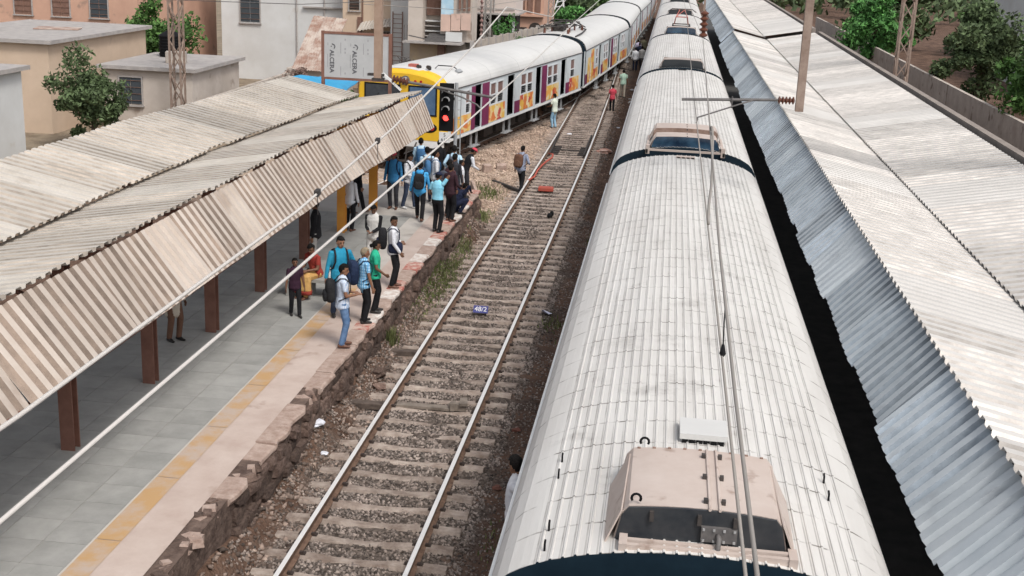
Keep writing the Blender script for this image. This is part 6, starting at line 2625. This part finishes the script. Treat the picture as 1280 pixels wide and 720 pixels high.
p = person('man in red cap and mid blue jacket standing with arms down', (-7.78, 35.15, PZ), 178, 1.70, BLUE, CHAR, skin=1, cap=RED, hair='short', head=(0, 6), voxel=.0105, shoe=SHOE_R)
backpack(p, 'navy backpack on the man in the red cap', BAGN)
p = person('man in white shirt and dark jeans looking down beside the red capped man', (-7.36, 35.3, PZ), -112, 1.66, WHITE, DJEANS, skin=1, shoe=SHOE_W, head=(0, 22), footL=(-.09, .17, 0), footR=(.09, -.15, 0), voxel=.0105, handR=(.12, .26, 1.02), handL=(-.18, .22, .98))
backpack(p, 'black backpack on the man looking down in white', BAGK)
p = person('man in bright blue hoodie walking away along the platform', (-6.73, 33.85, PZ), 4, 1.68, HOODB, BLACK, skin=1, shoe=SHOE_R, footL=(-.09, .22, .02), footR=(.09, -.2, .02), handL=(-.28, .0, .84), handR=(.27, .12, .86), voxel=.0105)
backpack(p, 'black backpack on the man in the bright blue hoodie', BAGK)
q = MB()
rounded_box(q, p['T'], p['k'], (0, -.08, .47), (.11, .07, .06))
q.build('hood', HOODB, p['o'], world=False, smooth=True)
person('man in sky blue shirt and navy cap holding a hand to his face', (-5.98, 32.55, PZ), -25, 1.66, SKYB, BLACK, skin=1, slen='short', cap=NAVY, handR=(.10, .20, 1.50), handL=(-.20, .18, .98), head=(-15, 8), voxel=.0105, shoe=SHOE_B, hem=.02)
p = person('man in light blue shirt standing among the crowd with a grey backpack', (-7.05, 36.5, PZ), 25, 1.66, LBLUE, NAVY, skin=1)
backpack(p, 'striped looking grey backpack in the middle of the crowd', BAGG)
p = person('man in pale white shirt and navy trousers turned to the tracks', (-6.70, 36.0, PZ), -70, 1.66, WHITE, NAVY, skin=1, shoe=SHOE_W)
backpack(p, 'blue backpack on the man in the pale white shirt', BAGB)
p = person('man in pale blue shirt at the far end of the platform', (-7.55, 38.0, PZ), 12, 1.68, LBLUE, CHAR, skin=1)
backpack(p, 'blue backpack on the man at the far end of the platform', BAGB)
p = person('man in light blue shirt standing with both hands on his hips', (-6.32, 37.05, PZ), 2, 1.66, LBLUE, CHAR, skin=1, handL=(-.22, .02, .98), handR=(.22, .02, .98))
backpack(p, 'grey backpack on the man with hands on hips', BAGG)
p = person('man in maroon plaid shirt watching the tracks', (-6.02, 34.55, PZ), -35, 1.66, MAROON, BLACK, skin=1, shoe=SHOE_R)
backpack(p, 'dark backpack on the man in maroon plaid', BAGG)
person('man in dark maroon jumper close to the platform edge', (-5.88, 34.0, PZ), -30, 1.64, DMAR, BLACK, skin=1, shoe=SHOE_R, handR=(.2, .2, 1.0))
person('man in charcoal shirt hidden between the plaid shirt and the crouching man', (-6.05, 35.6, PZ), -25, 1.66, CHAR, DJEANS, skin=1)
person('person in red cap and black jacket bending forward at the platform end', (-6.02, 37.35, PZ), -60, 1.62, BLACK, CHAR, sleeve=WHITE, skin=1, cap=RED, lean=(24, 0), handL=(-.1, .42, .98), handR=(.15, .42, .95), head=(0, 10))
person('child in white tee standing behind the crouching man', (-5.95, 36.2, PZ), -70, 1.38, WHITE, CHAR, skin=1, slen='short')
person('man in navy crouching on the platform edge', (-5.88, 35.05, PZ), -60, 1.64, NAVY, NAVY, skin=1, pelvis=(0, -.10, .30), lean=(38, 0), footL=(-.12, .05, 0), footR=(.12, .08, 0), handL=(-.10, .42, .62), handR=(.10, .42, .70), knee=(.2, 1, .6), head=(0, -20))
person('person in black standing beside the signal post', (-7.0, 38.25, PZ), -20, 1.62, BLACK, BLACK, skin=1)
GZ = -.23
p = person('man with brown backpack and plaid shirt stepping over the rail', (-5.02, 43.85, GZ), -22, 1.70, PLAID, BLACK, skin=1, footL=(-.10, .26, .03), footR=(.12, -.24, .03), handR=(.22, .22, 1.05), handL=(-.26, .02, .85), lean=(6, 0), voxel=.0115)
backpack(p, 'brown backpack on the man stepping over the rail', BAGBR, BAGBR, 1.1)
person('man in pale shirt and bright jeans beside the driving coach', (-5.38, 60.3, GZ), 62, 1.68, cloth('cream', (.55, .60, .52)), LJEANS, skin=1, handL=(-.16, .30, 1.05), handR=(.10, .34, 1.10), slen='short', head=(0, 12))
q = MB()
q.box((-5.62, 60.38, .83), (.22, .16, .30), rz=.5, taper=.85)
q.tube([(-5.6, 60.38, .95), (-5.45, 60.30, 1.2), (-5.36, 60.28, 1.28)], .015, 6)
tag(q.build('shoulder_bag', BAGK, bevel=.02), 'black bag hanging in front of the man in bright jeans', 'bag')
person('child in red shirt walking along the right rail', (-2.92, 67.6, GZ), 8, 1.46, RED, BLACK, skin=1, slen='short', footL=(-.08, .18, 0), footR=(.08, -.16, 0), voxel=.014)
person('man in pale green shirt and beige trousers walking along the dirt strip', (-2.62, 74.3, GZ), 6, 1.66, PGREEN, BEIGE, skin=1, slen='short', footL=(-.09, .2, 0), footR=(.09, -.18, 0), voxel=.014)
for (x, y, hh, sh, pa, f, lab) in ((-2.45, 90.9, 1.68, WHITE, NAVY, 5, 'man in white shirt and navy trousers in the narrow gap between the trains'), (-2.02, 92.6, 1.66, LGREY, CHAR, -15, 'man in light grey shirt in the narrow gap between the trains'), (-2.5, 99.0, 1.66, cloth('lilac', (.40, .38, .52)), NAVY, 20, 'man in lilac shirt in the narrow gap between the trains'), (-2.12, 101.5, 1.7, OLIVE, CHAR, 0, 'man in olive shirt in the narrow gap between the trains'), (-2.3, 95.5, 1.68, NAVY, BLACK, 0, 'man in navy shirt in the narrow gap between the trains')):
    person(lab, (x, y, GZ), f, hh, sh, pa, skin=1, voxel=.018)
person('man in white shirt leaning out of the parked train door', (-1.27, 13.25, 1.118), 82, 1.70, WHITE, CHAR, skin=1, pelvis=(0, .12, .92), footL=(-.1, -.03, 0), footR=(.1, -.05, 0), fat=1.15, lean=(4, 3), handL=(-.36, -.02, 1.15), handR=(.34, .0, 1.2), head=(-30, 5), voxel=.011)
# waiting passengers under the roof, partly hidden
person('woman in long beige tunic waiting under the shelter roof', (-9.2, 22.0, PZ), -120, 1.58, BEIGE, BROWNC, skin=1, hem=.35, hair='long')
person('man in grey shirt waiting deep under the shelter roof', (-9.6, 25.0, PZ), -60, 1.68, GREY, DJEANS, skin=0)
